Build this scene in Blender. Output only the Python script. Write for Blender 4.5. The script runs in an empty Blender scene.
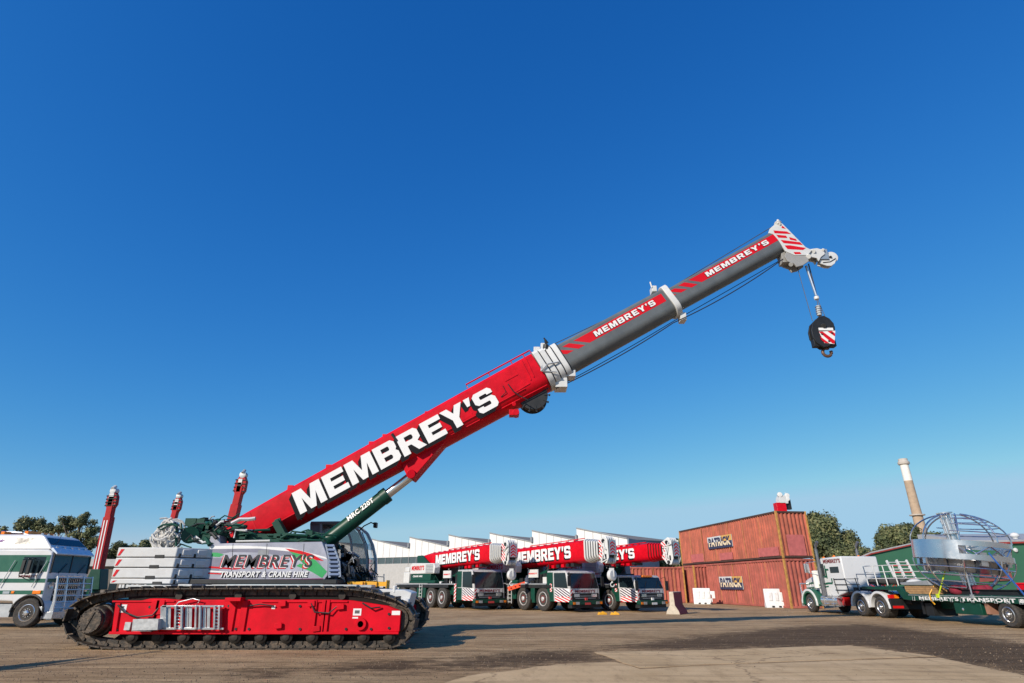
import bpy, math, random
from mathutils import Matrix, Vector
random.seed(7)
R = math.radians
scene = bpy.context.scene
col = scene.collection
# ------------------------------------------------------------------ camera geometry
FP = 577.0; PIT = math.atan(243/577.0); EYE = 1.65
cP, sP = math.cos(PIT), math.sin(PIT)
def ray(x, y):
    w = 341.5-y
    return (x-512.0, FP*cP-w*sP, FP*sP+w*cP)
def P(x, y, Y):                      # world point seen at a pixel, on the vertical plane at depth Y
    a = ray(x, y); t = Y/a[1]
    return Vector((a[0]*t, Y, EYE+a[2]*t))
def G(x, y):                         # ground point
    a = ray(x, y); t = -EYE/a[2]
    return Vector((a[0]*t, a[1]*t, 0))
# ------------------------------------------------------------------ materials
MATS = {}
def mat(name, c, rough=.5, metal=0., var=.12, scale=2.5, dirt=0., dirtc=(.16,.12,.085), bump=0., bscale=30., coat=0., spec=.5, streak=0.):
    if name in MATS: return MATS[name]
    m = bpy.data.materials.new(name); m.use_nodes = True
    nt = m.node_tree; N = nt.nodes; L = nt.links
    b = N['Principled BSDF']
    b.inputs['Roughness'].default_value = rough; b.inputs['Metallic'].default_value = metal
    b.inputs['Coat Weight'].default_value = coat; b.inputs['Coat Roughness'].default_value = .12
    b.inputs['Specular IOR Level'].default_value = spec
    tc = N.new('ShaderNodeTexCoord')
    n1 = N.new('ShaderNodeTexNoise'); n1.inputs['Scale'].default_value = scale; n1.inputs['Detail'].default_value = 6; n1.inputs['Roughness'].default_value = .65
    L.new(tc.outputs['Object'], n1.inputs['Vector'])
    r1 = N.new('ShaderNodeMapRange'); r1.inputs['From Min'].default_value = .3; r1.inputs['From Max'].default_value = .7
    r1.inputs['To Min'].default_value = 1-var; r1.inputs['To Max'].default_value = 1+var
    L.new(n1.outputs['Fac'], r1.inputs['Value'])
    mul = N.new('ShaderNodeVectorMath'); mul.operation = 'SCALE'; mul.inputs[0].default_value = c
    L.new(r1.outputs[0], mul.inputs['Scale'])
    out = mul.outputs[0]
    if dirt > 0:
        n2 = N.new('ShaderNodeTexNoise'); n2.inputs['Scale'].default_value = scale*1.7; n2.inputs['Detail'].default_value = 8; n2.inputs['Roughness'].default_value = .7
        mp = N.new('ShaderNodeMapping'); mp.inputs['Scale'].default_value = (1, 1, .25 if streak else 1); mp.inputs['Location'].default_value = (3, 7, 1)
        if streak: mp.inputs['Scale'].default_value = (2.5, 2.5, .25)
        L.new(tc.outputs['Object'], mp.inputs[0]); L.new(mp.outputs[0], n2.inputs['Vector'])
        r2 = N.new('ShaderNodeMapRange'); r2.inputs['From Min'].default_value = .45; r2.inputs['From Max'].default_value = .75; r2.inputs['To Max'].default_value = dirt
        L.new(n2.outputs['Fac'], r2.inputs['Value'])
        mx = N.new('ShaderNodeMix'); mx.data_type = 'RGBA'; mx.inputs['B'].default_value = (*dirtc, 1)
        L.new(r2.outputs[0], mx.inputs['Factor']); L.new(out, mx.inputs['A']); out = mx.outputs['Result']
    L.new(out, b.inputs['Base Color'])
    if rough > .05:
        r3 = N.new('ShaderNodeMapRange'); r3.inputs['To Min'].default_value = max(.02, rough-.12); r3.inputs['To Max'].default_value = min(1, rough+.12)
        L.new(n1.outputs['Fac'], r3.inputs['Value']); L.new(r3.outputs[0], b.inputs['Roughness'])
    if bump > 0:
        n3 = N.new('ShaderNodeTexNoise'); n3.inputs['Scale'].default_value = bscale; n3.inputs['Detail'].default_value = 5
        L.new(tc.outputs['Object'], n3.inputs['Vector'])
        bp = N.new('ShaderNodeBump'); bp.inputs['Strength'].default_value = bump; bp.inputs['Distance'].default_value = .02
        L.new(n3.outputs['Fac'], bp.inputs['Height']); L.new(bp.outputs[0], b.inputs['Normal'])
    MATS[name] = m; return m
RED = mat('red_paint', (.58,.0015,.012), .45, var=.2, bump=.25, bscale=2.2, coat=.04, spec=.2, dirt=.25, dirtc=(.28,.004,.008))
RED2 = mat('dark_red_paint', (.40,.005,.010), .55, var=.2, spec=.25, dirt=.4, dirtc=(.10,.015,.01))  # darker red for the raised booms
REDF = mat('frame_red_paint', (.60,.0015,.014), .55, var=.18, spec=.15, dirt=.4, dirtc=(.30,.008,.01), scale=1.5)
WHITE = mat('white_paint', (.60,.61,.60), .4, var=.06, dirt=.25, dirtc=(.45,.42,.38))
LETW = mat('white_vinyl', (.74,.74,.73), .5, var=.03)
LETB = mat('black_vinyl', (.010,.010,.013), .7, var=.1, spec=.12)
LETR = mat('red_vinyl', (.58,.003,.012), .55, var=.05, spec=.25)
LETG = mat('green_vinyl', (.02,.32,.09), .5, var=.1)
LETM = mat('maroon_vinyl', (.16,.012,.02), .5, var=.1)
GREY = mat('boom_grey', (.115,.128,.134), .45, metal=.1, var=.18, scale=1.2, bump=.2, bscale=2., dirt=.25, dirtc=(.2,.2,.19))
DGREEN = mat('dark_green_paint', (.005,.052,.034), .4, var=.2, coat=0, spec=.3, dirt=.3, dirtc=(.015,.045,.03))
BLACK = mat('black_rubber', (.018,.017,.016), .65, var=.3, dirt=.5, dirtc=(.07,.06,.05))
TYRE = mat('tyre_rubber', (.028,.027,.026), .8, var=.3, scale=8, dirt=.6, dirtc=(.13,.10,.075), bump=.3)
STEELB = mat('track_steel', (.038,.033,.028), .6, metal=.3, var=.5, scale=5, dirt=.95, dirtc=(.20,.145,.10), bump=.5)
CHROME = mat('chrome', (.70,.70,.70), .2, metal=.8, var=.03)
ALU = mat('brushed_aluminium', (.62,.63,.64), .32, metal=.9, var=.08)
INOX = mat('stainless_band', (.66,.66,.67), .25, metal=.93, var=.05)
GALV = mat('galvanised', (.42,.44,.45), .5, metal=.5, var=.2, scale=9)
GLASS = mat('dark_glass', (.010,.018,.022), .08, var=.1, coat=.1, spec=.45)
def clear_glass(name,tint,alpha):
    m=bpy.data.materials.new(name); m.use_nodes=True; N=m.node_tree.nodes; L=m.node_tree.links; b=N['Principled BSDF']
    b.inputs['Base Color'].default_value=(*tint,1); b.inputs['Roughness'].default_value=.05; b.inputs['Alpha'].default_value=alpha; b.inputs['Coat Weight'].default_value=.6
    return m
SEETHRU = clear_glass('see_through_glass',(.03,.07,.08),.45)
CABGLASS = mat('tinted_glass', (.05,.10,.11), .05, var=.1, coat=1, spec=.9)
DARK = mat('dark_metal', (.02,.022,.024), .55, metal=.3, var=.3)
GREYP = mat('grey_paint', (.24,.26,.28), .5, var=.12, dirt=.3, dirtc=(.15,.13,.11))
SILVER = mat('silver_panel', (.42,.42,.48), .3, metal=.3, var=.25, scale=.9)
YEL = mat('yellow_paint', (.72,.36,.015), .5, var=.15, dirt=.3)
ORANGE = mat('amber_lens', (.8,.20,.01), .25, var=.05)
REDL = mat('red_lens', (.6,.01,.01), .25, var=.05)
LAMPG = mat('lamp_glass', (.55,.58,.6), .12, metal=.6, var=.05)
TIMBER = mat('timber', (.34,.20,.09), .8, var=.35, scale=5, bump=.3)
CONC = mat('barrier_concrete', (.50,.44,.35), .9, var=.2, scale=4, bump=.4)
PLAST = mat('white_plastic', (.72,.74,.74), .55, var=.08, dirt=.35, dirtc=(.35,.3,.24))
ROPE = mat('wire_rope', (.12,.12,.12), .5, metal=.6)
ROPEB = mat('dark_hose', (.015,.018,.03), .5)
ROPEW = mat('white_rope', (.52,.51,.48), .8, var=.25, scale=12)
STRAPY = mat('lime_strap', (.50,.62,.02), .7)
STRAPB = mat('blue_strap', (.02,.10,.35), .7)
CLOTHR = mat('maroon_cloth', (.20,.012,.03), .85, var=.3)
# ------------------------------------------------------------------ mesh builder
class MB:
    def __init__(s, M=None): s.v=[]; s.f=[]; s.m=[]; s.M=M
    def add(s, vs, fs, mi=0):
        o = len(s.v)
        for v in vs:
            v = Vector(v); s.v.append(s.M @ v if s.M is not None else v)
        for f in fs: s.f.append([o+i for i in f]); s.m.append(mi)
    def box(s, a, b, mi=0):
        x0,x1=sorted((a[0],b[0])); y0,y1=sorted((a[1],b[1])); z0,z1=sorted((a[2],b[2]))
        vs=[(x0,y0,z0),(x1,y0,z0),(x1,y1,z0),(x0,y1,z0),(x0,y0,z1),(x1,y0,z1),(x1,y1,z1),(x0,y1,z1)]
        s.add(vs,[(0,3,2,1),(4,5,6,7),(0,1,5,4),(1,2,6,5),(2,3,7,6),(3,0,4,7)],mi)
    def bar(s, p, q, w, h=None, mi=0, up=(0,0,1)):
        p=Vector(p); q=Vector(q); h=h or w; d=(q-p).normalized(); u=Vector(up)
        if abs(d.dot(u))>.98: u=Vector((0,1,0))
        a=d.cross(u).normalized()*w/2; b=a.cross(d).normalized()*h/2
        vs=[p-a-b,p+a-b,p+a+b,p-a+b,q-a-b,q+a-b,q+a+b,q-a+b]
        s.add(vs,[(0,1,2,3),(4,7,6,5),(0,4,5,1),(1,5,6,2),(2,6,7,3),(3,7,4,0)],mi)
    def loft(s, rings, mi=0, cap=True, closed=False):
        n=len(rings[0]); vs=[v for r in rings for v in r]; fs=[]
        m=len(rings)
        for i in range(m if closed else m-1):
            j=(i+1)%m
            for k in range(n):
                l=(k+1)%n; fs.append((i*n+k,i*n+l,j*n+l,j*n+k))
        if cap and not closed: fs.append(tuple(reversed(range(n)))); fs.append(tuple((m-1)*n+k for k in range(n)))
        s.add(vs,fs,mi)
    def cyl(s, p, q, r, n=14, r2=None, mi=0, cap=True):
        p=Vector(p); q=Vector(q); d=(q-p).normalized(); u=Vector((0,0,1)) if abs(d.z)<.9 else Vector((1,0,0))
        a=d.cross(u).normalized(); b=d.cross(a); r2=r if r2 is None else r2
        ring=lambda c,rr:[c+a*rr*math.cos(t*2*math.pi/n)+b*rr*math.sin(t*2*math.pi/n) for t in range(n)]
        s.loft([ring(p,r),ring(q,r2)],mi,cap)
    def tube(s, pts, r, n=6, mi=0, closed=False):
        pts=[Vector(p) for p in pts]; rings=[]; m=len(pts)
        for i,p in enumerate(pts):
            d=(pts[(i+1)%m]-pts[i-1]) if closed else (pts[min(i+1,m-1)]-pts[max(i-1,0)])
            d.normalize(); u=Vector((0,0,1)) if abs(d.z)<.93 else Vector((0,1,0))
            a=d.cross(u).normalized(); b=d.cross(a)
            rings.append([p+a*r*math.cos(t*2*math.pi/n)+b*r*math.sin(t*2*math.pi/n) for t in range(n)])
        s.loft(rings,mi,True,closed)
    def prism(s, poly, axis, lo, hi, mi=0):
        n=len(poly)
        f={'y':lambda a,b,t:(a,t,b),'x':lambda a,b,t:(t,a,b),'z':lambda a,b,t:(a,b,t)}[axis]
        s.add([f(a,b,lo) for a,b in poly]+[f(a,b,hi) for a,b in poly],
              [tuple(range(n)),tuple(reversed(range(n,2*n)))]+[(i,i+n,(i+1)%n+n,(i+1)%n) for i in range(n)],mi)
    def lathe(s, prof, c, ax, n=24, mi=0):
        c=Vector(c); d=Vector(ax).normalized(); u=Vector((0,0,1)) if abs(d.z)<.9 else Vector((1,0,0))
        a=d.cross(u).normalized(); b=d.cross(a)
        s.loft([[c+d*h+a*r*math.cos(t*2*math.pi/n)+b*r*math.sin(t*2*math.pi/n) for t in range(n)] for r,h in prof],mi,True)
    def poly(s, pts, mi=0): s.add(pts,[tuple(range(len(pts)))],mi)
    def glyphs(s, g, o, xd, yd, mi=0):
        o=Vector(o); xd=Vector(xd); yd=Vector(yd); nrm=xd.cross(yd).normalized()
        s.add([o+xd*v[0]+yd*v[1]+nrm*v[2] for v in g[0]], g[1], mi)
    def build(s, name, mats, parent=None, bevel=0., smooth=35, recalc=True, split=None):
        if split is not None:                  # separate pieces become parts of their own
            p=list(range(len(s.v)))
            def find(a):
                while p[a]!=a: p[a]=p[p[a]]; a=p[a]
                return a
            for f in s.f:
                r0=find(f[0])
                for i in f[1:]: p[find(i)]=r0
            comp={}
            for i in range(len(s.v)): comp.setdefault(find(i),[]).append(i)
            key={}
            for k,(r0,idx) in enumerate(comp.items()):
                c=sum((s.v[i] for i in idx),Vector())/len(idx); key[r0]=k if split=='all' else ((c.y>0) if split=='y' else split(c))
            groups={}
            for fi,f in enumerate(s.f): groups.setdefault(key[find(f[0])],[]).append(fi)
            out=[]
            for g in groups.values():
                q=MB(); mp={}
                for fi in g:
                    ff=[]
                    for i in s.f[fi]:
                        if i not in mp: mp[i]=len(q.v); q.v.append(s.v[i])
                        ff.append(mp[i])
                    q.f.append(ff); q.m.append(s.m[fi])
                out.append(q.build(name,mats,parent,bevel,smooth,recalc))
            return out
        me=bpy.data.meshes.new(name)
        me.from_pydata([tuple(v) for v in s.v],[],s.f)
        if not isinstance(mats,(list,tuple)): mats=[mats]
        for m in mats: me.materials.append(m)
        me.polygons.foreach_set('material_index', s.m)
        if recalc:
            import bmesh
            bm=bmesh.new(); bm.from_mesh(me); bmesh.ops.recalc_face_normals(bm, faces=bm.faces[:]); bm.to_mesh(me); bm.free()
        if smooth:
            me.polygons.foreach_set('use_smooth',[True]*len(me.polygons)); me.set_sharp_from_angle(angle=R(smooth))
        me.update()
        o=bpy.data.objects.new(name, me); col.objects.link(o)
        if parent is not None: o.parent=parent
        if bevel:
            b=o.modifiers.new('bevel','BEVEL'); b.width=bevel; b.segments=2; b.limit_method='ANGLE'; b.angle_limit=R(40); b.harden_normals=False
        return o
def tag(o, label, cat, group=None, kind=None):
    o['label']=label; o['category']=cat
    if group: o['group']=group
    if kind: o['kind']=kind
    return o
def struct(o): o['kind']='structure'; return o
def empty(name, loc, rz=0):
    o=bpy.data.objects.new(name,None); col.objects.link(o); o.location=loc; o.rotation_euler=(0,0,rz); o.empty_display_size=.3
    return o
# ------------------------------------------------------------------ lettering
def _mesh_from_curve(cu):
    ob=bpy.data.objects.new('tmp',cu); col.objects.link(ob)
    bpy.context.view_layer.update()
    dg=bpy.context.evaluated_depsgraph_get()
    me=bpy.data.meshes.new_from_object(ob.evaluated_get(dg))
    vs=[tuple(v.co) for v in me.vertices]; fs=[tuple(p.vertices) for p in me.polygons]
    bpy.data.objects.remove(ob); bpy.data.meshes.remove(me); bpy.data.curves.remove(cu)
    return vs,fs
def fit(g, w, h, depth):
    vs,fs=g
    x0=min(v[0] for v in vs); x1=max(v[0] for v in vs); y0=min(v[1] for v in vs); y1=max(v[1] for v in vs); zm=max(abs(v[2]) for v in vs) or 1
    return [((v[0]-x0)/(x1-x0)*w,(v[1]-y0)/(y1-y0)*h,v[2]/zm*depth) for v in vs],fs
def text(body, w, h, depth=.004, bold=.02, shear=0.):
    cu=bpy.data.curves.new('t','FONT'); cu.body=body; cu.extrude=.01; cu.offset=bold; cu.shear=shear; cu.space_character=1.08; cu.resolution_u=3
    return fit(_mesh_from_curve(cu),w,h,depth)
def clip_glyph(g,y,above):
    import bmesh
    me=bpy.data.meshes.new('c'); me.from_pydata([tuple(v) for v in g[0]],[],[list(f) for f in g[1]]); bm=bmesh.new(); bm.from_mesh(me)
    bmesh.ops.bisect_plane(bm,geom=bm.verts[:]+bm.edges[:]+bm.faces[:],plane_co=(0,y,0),plane_no=(0,1,0),clear_inner=above,clear_outer=not above)
    bm.verts.index_update(); out=([tuple(v.co) for v in bm.verts],[tuple(v.index for v in f.verts) for f in bm.faces]); bm.free(); bpy.data.meshes.remove(me); return out
GL={
'M':(1.15,[[(0,0),(.28,0),(.28,.62),(.46,0),(.69,0),(.87,.62),(.87,0),(1.15,0),(1.15,1),(.76,1),(.575,.4),(.39,1),(0,1)]]),
'E':(.88,[[(0,0),(.88,0),(.88,.24),(.3,.24),(.3,.39),(.8,.39),(.8,.61),(.3,.61),(.3,.76),(.88,.76),(.88,1),(0,1)]]),
'B':(.95,[[(0,0),(.82,0),(.95,.13),(.95,.4),(.86,.5),(.93,.6),(.93,.87),(.8,1),(0,1)],[(.3,.2),(.3,.4),(.6,.4),(.65,.35),(.65,.25),(.6,.2)],[(.3,.6),(.3,.8),(.6,.8),(.64,.76),(.64,.64),(.6,.6)]]),
'R':(1.0,[[(0,0),(.3,0),(.3,.36),(.46,.36),(.66,0),(1.02,0),(.77,.4),(.93,.52),(.93,.87),(.8,1),(0,1)],[(.3,.57),(.3,.79),(.6,.79),(.65,.74),(.65,.62),(.6,.57)]]),
'Y':(.96,[[(.33,0),(.63,0),(.63,.4),(.99,1),(.66,1),(.48,.66),(.3,1),(-.03,1),(.33,.4)]]),
"'":(.3,[[(.06,.62),(.2,.62),(.32,1),(.03,1)]]),
'S':(.92,[[(0,.3),(0,.12),(.12,0),(.8,0),(.92,.12),(.92,.47),(.8,.6),(.31,.61),(.28,.64),(.28,.74),(.31,.78),(.6,.78),(.63,.75),(.63,.7),(.9,.7),(.9,.87),(.78,1),(.13,1),(0,.88),(0,.52),(.12,.4),(.61,.4),(.64,.37),(.64,.26),(.61,.22),(.31,.22),(.28,.25),(.28,.3)]]),
}
def block(word, w, h, depth=.005, bold=0., space=.13, slant=0.):
    cu=bpy.data.curves.new('b','CURVE'); cu.dimensions='2D'; cu.fill_mode='BOTH'; cu.extrude=.01; cu.offset=bold
    x=0
    for ch in word:
        gw,loops=GL[ch]
        for lp in loops:
            sp=cu.splines.new('POLY'); sp.points.add(len(lp)-1)
            for i,(a,b) in enumerate(lp): sp.points[i].co=(x+a+slant*b,b,0,1)
            sp.use_cyclic_u=True
        x+=gw+space
    return fit(_mesh_from_curve(cu),w,h,depth)
NAME="MEMBREY'S"
# ------------------------------------------------------------------ wheel
def wheel(parent, c, side, r=.55, w=.3, rim=ALU, hub=CHROME, ax=(0,1,0), dual=False, nuts=True, name='wheel'):
    # axis along ax, side=+1/-1 : the face that looks outwards
    c=Vector(c); a=Vector(ax).normalized()*side
    t=MB(); prof=[(r*.60,-w),(r*.86,-w*1.02),(r*.97,-w*.95),(r,-w*.85),(r,-w*.15),(r*.97,-w*.05),(r*.86,.02),(r*.62,0),(r*.60,-.03)]
    t.lathe(prof,c,a,28)
    for k in range(36):                       # tread lugs
        th=k*math.tau/36; u=Vector((0,0,1)); b=a.cross(u).normalized(); 
        d=u*math.cos(th)+b*math.sin(th); p=c+d*r*1.0
        t.bar(p-a*w*.12,p-a*w*.88,.05,.016,up=d)
    o=t.build(name,TYRE,parent)
    m=MB(); m.lathe([(r*.60,-.04),(r*.60,.0),(r*.56,.012),(r*.52,-.03),(r*.40,-.09),(r*.2,-.06),(r*.19,.03),(r*.13,.06),(.001,.065)],c,a,24)
    if nuts:
        for k in range(10):
            th=k*math.tau/10; u=Vector((0,0,1)); b=a.cross(u).normalized(); p=c+(u*math.cos(th)+b*math.sin(th))*r*.28
            m.cyl(p-a*.08,p-a*.01,.022,6,mi=1)
            p=c+(u*math.cos(th+.3)+b*math.sin(th+.3))*r*.44
            m.cyl(p-a*.075,p-a*.052,.045,8,mi=2)
    m.build('rim',[rim,hub,DARK],o)
    return o
# ================================================================== WORLD
w=bpy.data.worlds.new('World'); scene.world=w; w.use_nodes=True
nt=w.node_tree; bg=nt.nodes['Background']
sky=nt.nodes.new('ShaderNodeTexSky'); sky.sky_type='NISHITA'; sky.sun_disc=False
SUNV=Vector((-1.3,-1.45,1.0)).normalized()
sky.sun_elevation=math.asin(SUNV.z); sky.sun_rotation=math.atan2(SUNV.x,SUNV.y)
sky.air_density=1.0; sky.dust_density=.2; sky.ozone_density=6; sky.altitude=50
SKYS=.12; EXPO=.15
sep=nt.nodes.new('ShaderNodeSeparateColor'); cmb=nt.nodes.new('ShaderNodeCombineColor'); nt.links.new(sky.outputs[0],sep.inputs[0])
for i,(k_,g_) in enumerate(((2.8,1.8),(1.13,.97),(.84,1/.30))):      # film response of the blue sky, channel by channel
    a_=nt.nodes.new('ShaderNodeMath'); a_.operation='MULTIPLY'; a_.inputs[1].default_value=.1
    p_=nt.nodes.new('ShaderNodeMath'); p_.operation='POWER'; p_.inputs[1].default_value=g_
    if i==2:                                   # blue saturates softly: 1-exp(-v*g)
        a_.inputs[1].default_value=-.1*g_; p_.operation='EXPONENT'
    m_=nt.nodes.new('ShaderNodeMath'); m_.operation='MULTIPLY'; m_.inputs[1].default_value=k_/(SKYS*2**EXPO)
    nt.links.new(sep.outputs[i],a_.inputs[0]); nt.links.new(a_.outputs[0],p_.inputs[0])
    last=p_
    if i==2:
        last=nt.nodes.new('ShaderNodeMath'); last.operation='SUBTRACT'; last.inputs[0].default_value=1; nt.links.new(p_.outputs[0],last.inputs[1])
    nt.links.new(last.outputs[0],m_.inputs[0]); 
    mn=nt.nodes.new('ShaderNodeMath'); mn.operation='MINIMUM'; mn.inputs[1].default_value=(.36,.60,.84)[i]/(SKYS*2**EXPO); nt.links.new(m_.outputs[0],mn.inputs[0]); nt.links.new(mn.outputs[0],cmb.inputs[i])
nt.links.new(cmb.outputs[0],bg.inputs[0]); bg.inputs[1].default_value=SKYS
sl=bpy.data.lights.new('sun','SUN'); sl.energy=4.6; sl.angle=R(.5); sl.color=(1,.89,.76)
so=bpy.data.objects.new('sun',sl); col.objects.link(so); so.rotation_euler=SUNV.to_track_quat('Z','Y').to_euler(); so.location=(-30,-30,40)
cam=bpy.data.cameras.new('camera'); co=bpy.data.objects.new('camera',cam); col.objects.link(co)
cam.sensor_width=36; cam.lens=FP/1024*36; co.location=(0,0,EYE); co.rotation_euler=(R(90)+PIT,0,0); cam.clip_end=4000; cam.clip_start=.1
scene.camera=co
scene.view_settings.view_transform='Standard'; scene.view_settings.look='None'; scene.view_settings.exposure=EXPO; scene.view_settings.gamma=1
# ================================================================== GROUND
def axis_vals(segs):
    out=[]
    for a,b,st in segs:
        n=max(1,round((b-a)/st)); out+= [a+(b-a)*i/n for i in range(n)]
    out.append(segs[-1][1]); return out
xs=axis_vals([(-900,-120,130),(-120,-32,11),(-32,32,.3),(32,120,11),(120,900,130)])
ys=axis_vals([(-60,8,8),(8,50,.3),(50,120,5),(120,400,70),(400,1800,350)])
def pin(p,poly):
    x,y=p; ins=False; n=len(poly)
    for i in range(n):
        x1,y1=poly[i]; x2,y2=poly[(i+1)%n]
        if (y1>y)!=(y2>y) and x<(x2-x1)*(y-y1)/(y2-y1)+x1: ins=not ins
    return ins
def sdist(p,poly):
    d=1e9; n=len(poly); x,y=p
    for i in range(n):
        x1,y1=poly[i]; x2,y2=poly[(i+1)%n]; dx,dy=x2-x1,y2-y1
        t=max(0,min(1,((x-x1)*dx+(y-y1)*dy)/(dx*dx+dy*dy+1e-9)))
        d=min(d,math.hypot(x-x1-t*dx,y-y1-t*dy))
    return d if pin(p,poly) else -d
def gp(l): return [tuple(G(x,y)[:2]) for x,y in l]
SOIL=[gp([(430,664),(480,656),(540,651),(585,651),(618,662),(560,664),(470,668),(420,672)]),
      gp([(600,648),(660,640),(740,632),(800,626),(870,624),(950,634),(1030,644),(1100,650),(1100,690),(1030,674),(960,664),(900,652),(860,646),(760,648),(680,650)]),
      gp([(245,672),(262,668),(282,669),(280,675),(255,677)]),
      gp([(320,669),(370,661),(430,660),(440,668),(380,672)])]
PALE=[gp([(440,655),(520,640),(640,636),(600,630),(460,640)]), gp([(860,640),(1024,668),(1024,660),(900,632)])]
gverts=[(x,y,0) for y in ys for x in xs]; nx=len(xs)
gf=[(j*nx+i,j*nx+i+1,(j+1)*nx+i+1,(j+1)*nx+i) for j in range(len(ys)-1) for i in range(nx-1)]
gm=bpy.data.meshes.new('ground'); gm.from_pydata(gverts,[],gf)
sa=gm.attributes.new('soil','FLOAT','POINT')
vals=[]
for v in gverts:
    s=0.
    if abs(v[0])<34 and 8<v[1]<52:
        m=max(sdist(v[:2],q) for q in SOIL)
        s=max(0,min(1,.5+m/2.2))
    vals.append(s)
sa.data.foreach_set('value',vals)
m=bpy.data.materials.new('yard_dirt'); m.use_nodes=True; N=m.node_tree.nodes; L=m.node_tree.links; b=N['Principled BSDF']
b.inputs['Roughness'].default_value=.95; b.inputs['Specular IOR Level'].default_value=.15
tc=N.new('ShaderNodeTexCoord')
def noise(sc,det=6,rough=.6,mp=None):
    n=N.new('ShaderNodeTexNoise'); n.inputs['Scale'].default_value=sc; n.inputs['Detail'].default_value=det; n.inputs['Roughness'].default_value=rough
    if mp:
        q=N.new('ShaderNodeMapping'); q.inputs['Scale'].default_value=mp[:3]
        if len(mp)>3: q.inputs['Rotation'].default_value=(0,0,mp[3])
        L.new(tc.outputs['Object'],q.inputs[0]); L.new(q.outputs[0],n.inputs['Vector'])
    else: L.new(tc.outputs['Object'],n.inputs['Vector'])
    return n
def ramp(src,stops):
    r=N.new('ShaderNodeValToRGB'); L.new(src,r.inputs[0]); e=r.color_ramp.elements
    while len(e)<len(stops): e.new(.5)
    for i,(p,c) in enumerate(stops): e[i].position=p; e[i].color=(*c,1)
    return r
def mix(fac,a,bb,mode='MIX',f=None):
    x=N.new('ShaderNodeMix'); x.data_type='RGBA'; x.blend_type=mode
    if fac is not None: L.new(fac,x.inputs['Factor'])
    else: x.inputs['Factor'].default_value=f
    for k,s in (('A',a),('B',bb)):
        if isinstance(s,tuple): x.inputs[k].default_value=(*s,1)
        else: L.new(s,x.inputs[k])
    return x
big=noise(.22,5,.6); mid=noise(1.3,8,.7,(1,2.2,1,.15)); fine=noise(28,6,.75); grit=noise(90,3,.8)
base=ramp(big.outputs[0],[(.3,(.44,.292,.158)),(.5,(.52,.355,.198)),(.7,(.60,.43,.255))])
m1=ramp(mid.outputs[0],[(.3,(.55,.52,.49)),(.47,(.97,.97,.96)),(.68,(1.17,1.16,1.14))])
c1=mix(None,base.outputs[0],m1.outputs[0],'MULTIPLY',1.)
fr=ramp(fine.outputs[0],[(.28,(.5,.47,.44)),(.46,(.95,.95,.94)),(.75,(1.25,1.24,1.22))])
c2=mix(None,c1.outputs['Result'],fr.outputs[0],'MULTIPLY',1.)
at=N.new('ShaderNodeAttribute'); at.attribute_name='soil'
sn=noise(1.8,8,.75,(1,1.8,1))
ad=N.new('ShaderNodeMath'); ad.operation='ADD'; L.new(at.outputs['Fac'],ad.inputs[0])
sc_=N.new('ShaderNodeMath'); sc_.operation='MULTIPLY_ADD'; L.new(sn.outputs[0],sc_.inputs[0]); sc_.inputs[1].default_value=2.8; sc_.inputs[2].default_value=-1.4
L.new(sc_.outputs[0],ad.inputs[1])
mr=N.new('ShaderNodeMapRange'); mr.inputs['From Min'].default_value=.25; mr.inputs['From Max'].default_value=.75; L.new(ad.outputs[0],mr.inputs['Value'])
gate=N.new('ShaderNodeMath'); gate.operation='MULTIPLY'; L.new(mr.outputs[0],gate.inputs[0])
g2=N.new('ShaderNodeMapRange'); g2.inputs['From Min'].default_value=.02; g2.inputs['From Max'].default_value=.25; L.new(at.outputs['Fac'],g2.inputs['Value']); L.new(g2.outputs[0],gate.inputs[1])
dsoil=ramp(fine.outputs[0],[(.33,(.10,.062,.032)),(.52,(.155,.10,.055)),(.68,(.30,.21,.125))])
cl=noise(7,5,.7,(1,1.6,1)); clr=ramp(cl.outputs[0],[(.33,(.55,.52,.48)),(.45,(1,1,1)),(.62,(1.0,1.0,1.0)),(.75,(1.22,1.2,1.17))]); c2=mix(None,c2.outputs['Result'],clr.outputs[0],'MULTIPLY',.8)
c3=mix(gate.outputs[0],c2.outputs['Result'],dsoil.outputs[0])
# wheel tracks: long faint bands
trk=noise(.8,3,.5,(.12,1.6,1,.35)); tr=ramp(trk.outputs[0],[(.42,(1,1,1)),(.5,(.74,.73,.72)),(.58,(1,1,1))])
c4=mix(None,c3.outputs['Result'],tr.outputs[0],'MULTIPLY',.8)
for rot,sc_v,wd in ((.25,1.1,.016),(-.45,.8,.014),(.8,.9,.012)):
    q=noise(sc_v,2,.4,(.07,1.0,1,rot)); qr=ramp(q.outputs[0],[(.5-wd*1.6,(1,1,1)),(.5-wd*.5,(.66,.64,.62)),(.5,(.95,.95,.95)),(.5+wd*.5,(.66,.64,.62)),(.5+wd*1.6,(1,1,1))])
    c4=mix(None,c4.outputs['Result'],qr.outputs[0],'MULTIPLY',.75)
L.new(c4.outputs['Result'],b.inputs['Base Color'])
bp=N.new('ShaderNodeBump'); bp.inputs['Strength'].default_value=.9; bp.inputs['Distance'].default_value=.06
hh=N.new('ShaderNodeMath'); hh.operation='ADD'; L.new(fine.outputs[0],hh.inputs[0]); L.new(mid.outputs[0],hh.inputs[1])
L.new(hh.outputs[0],bp.inputs['Height']); L.new(bp.outputs[0],b.inputs['Normal'])
gm.materials.append(m); go=bpy.data.objects.new('ground',gm); col.objects.link(go); struct(go)
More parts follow.
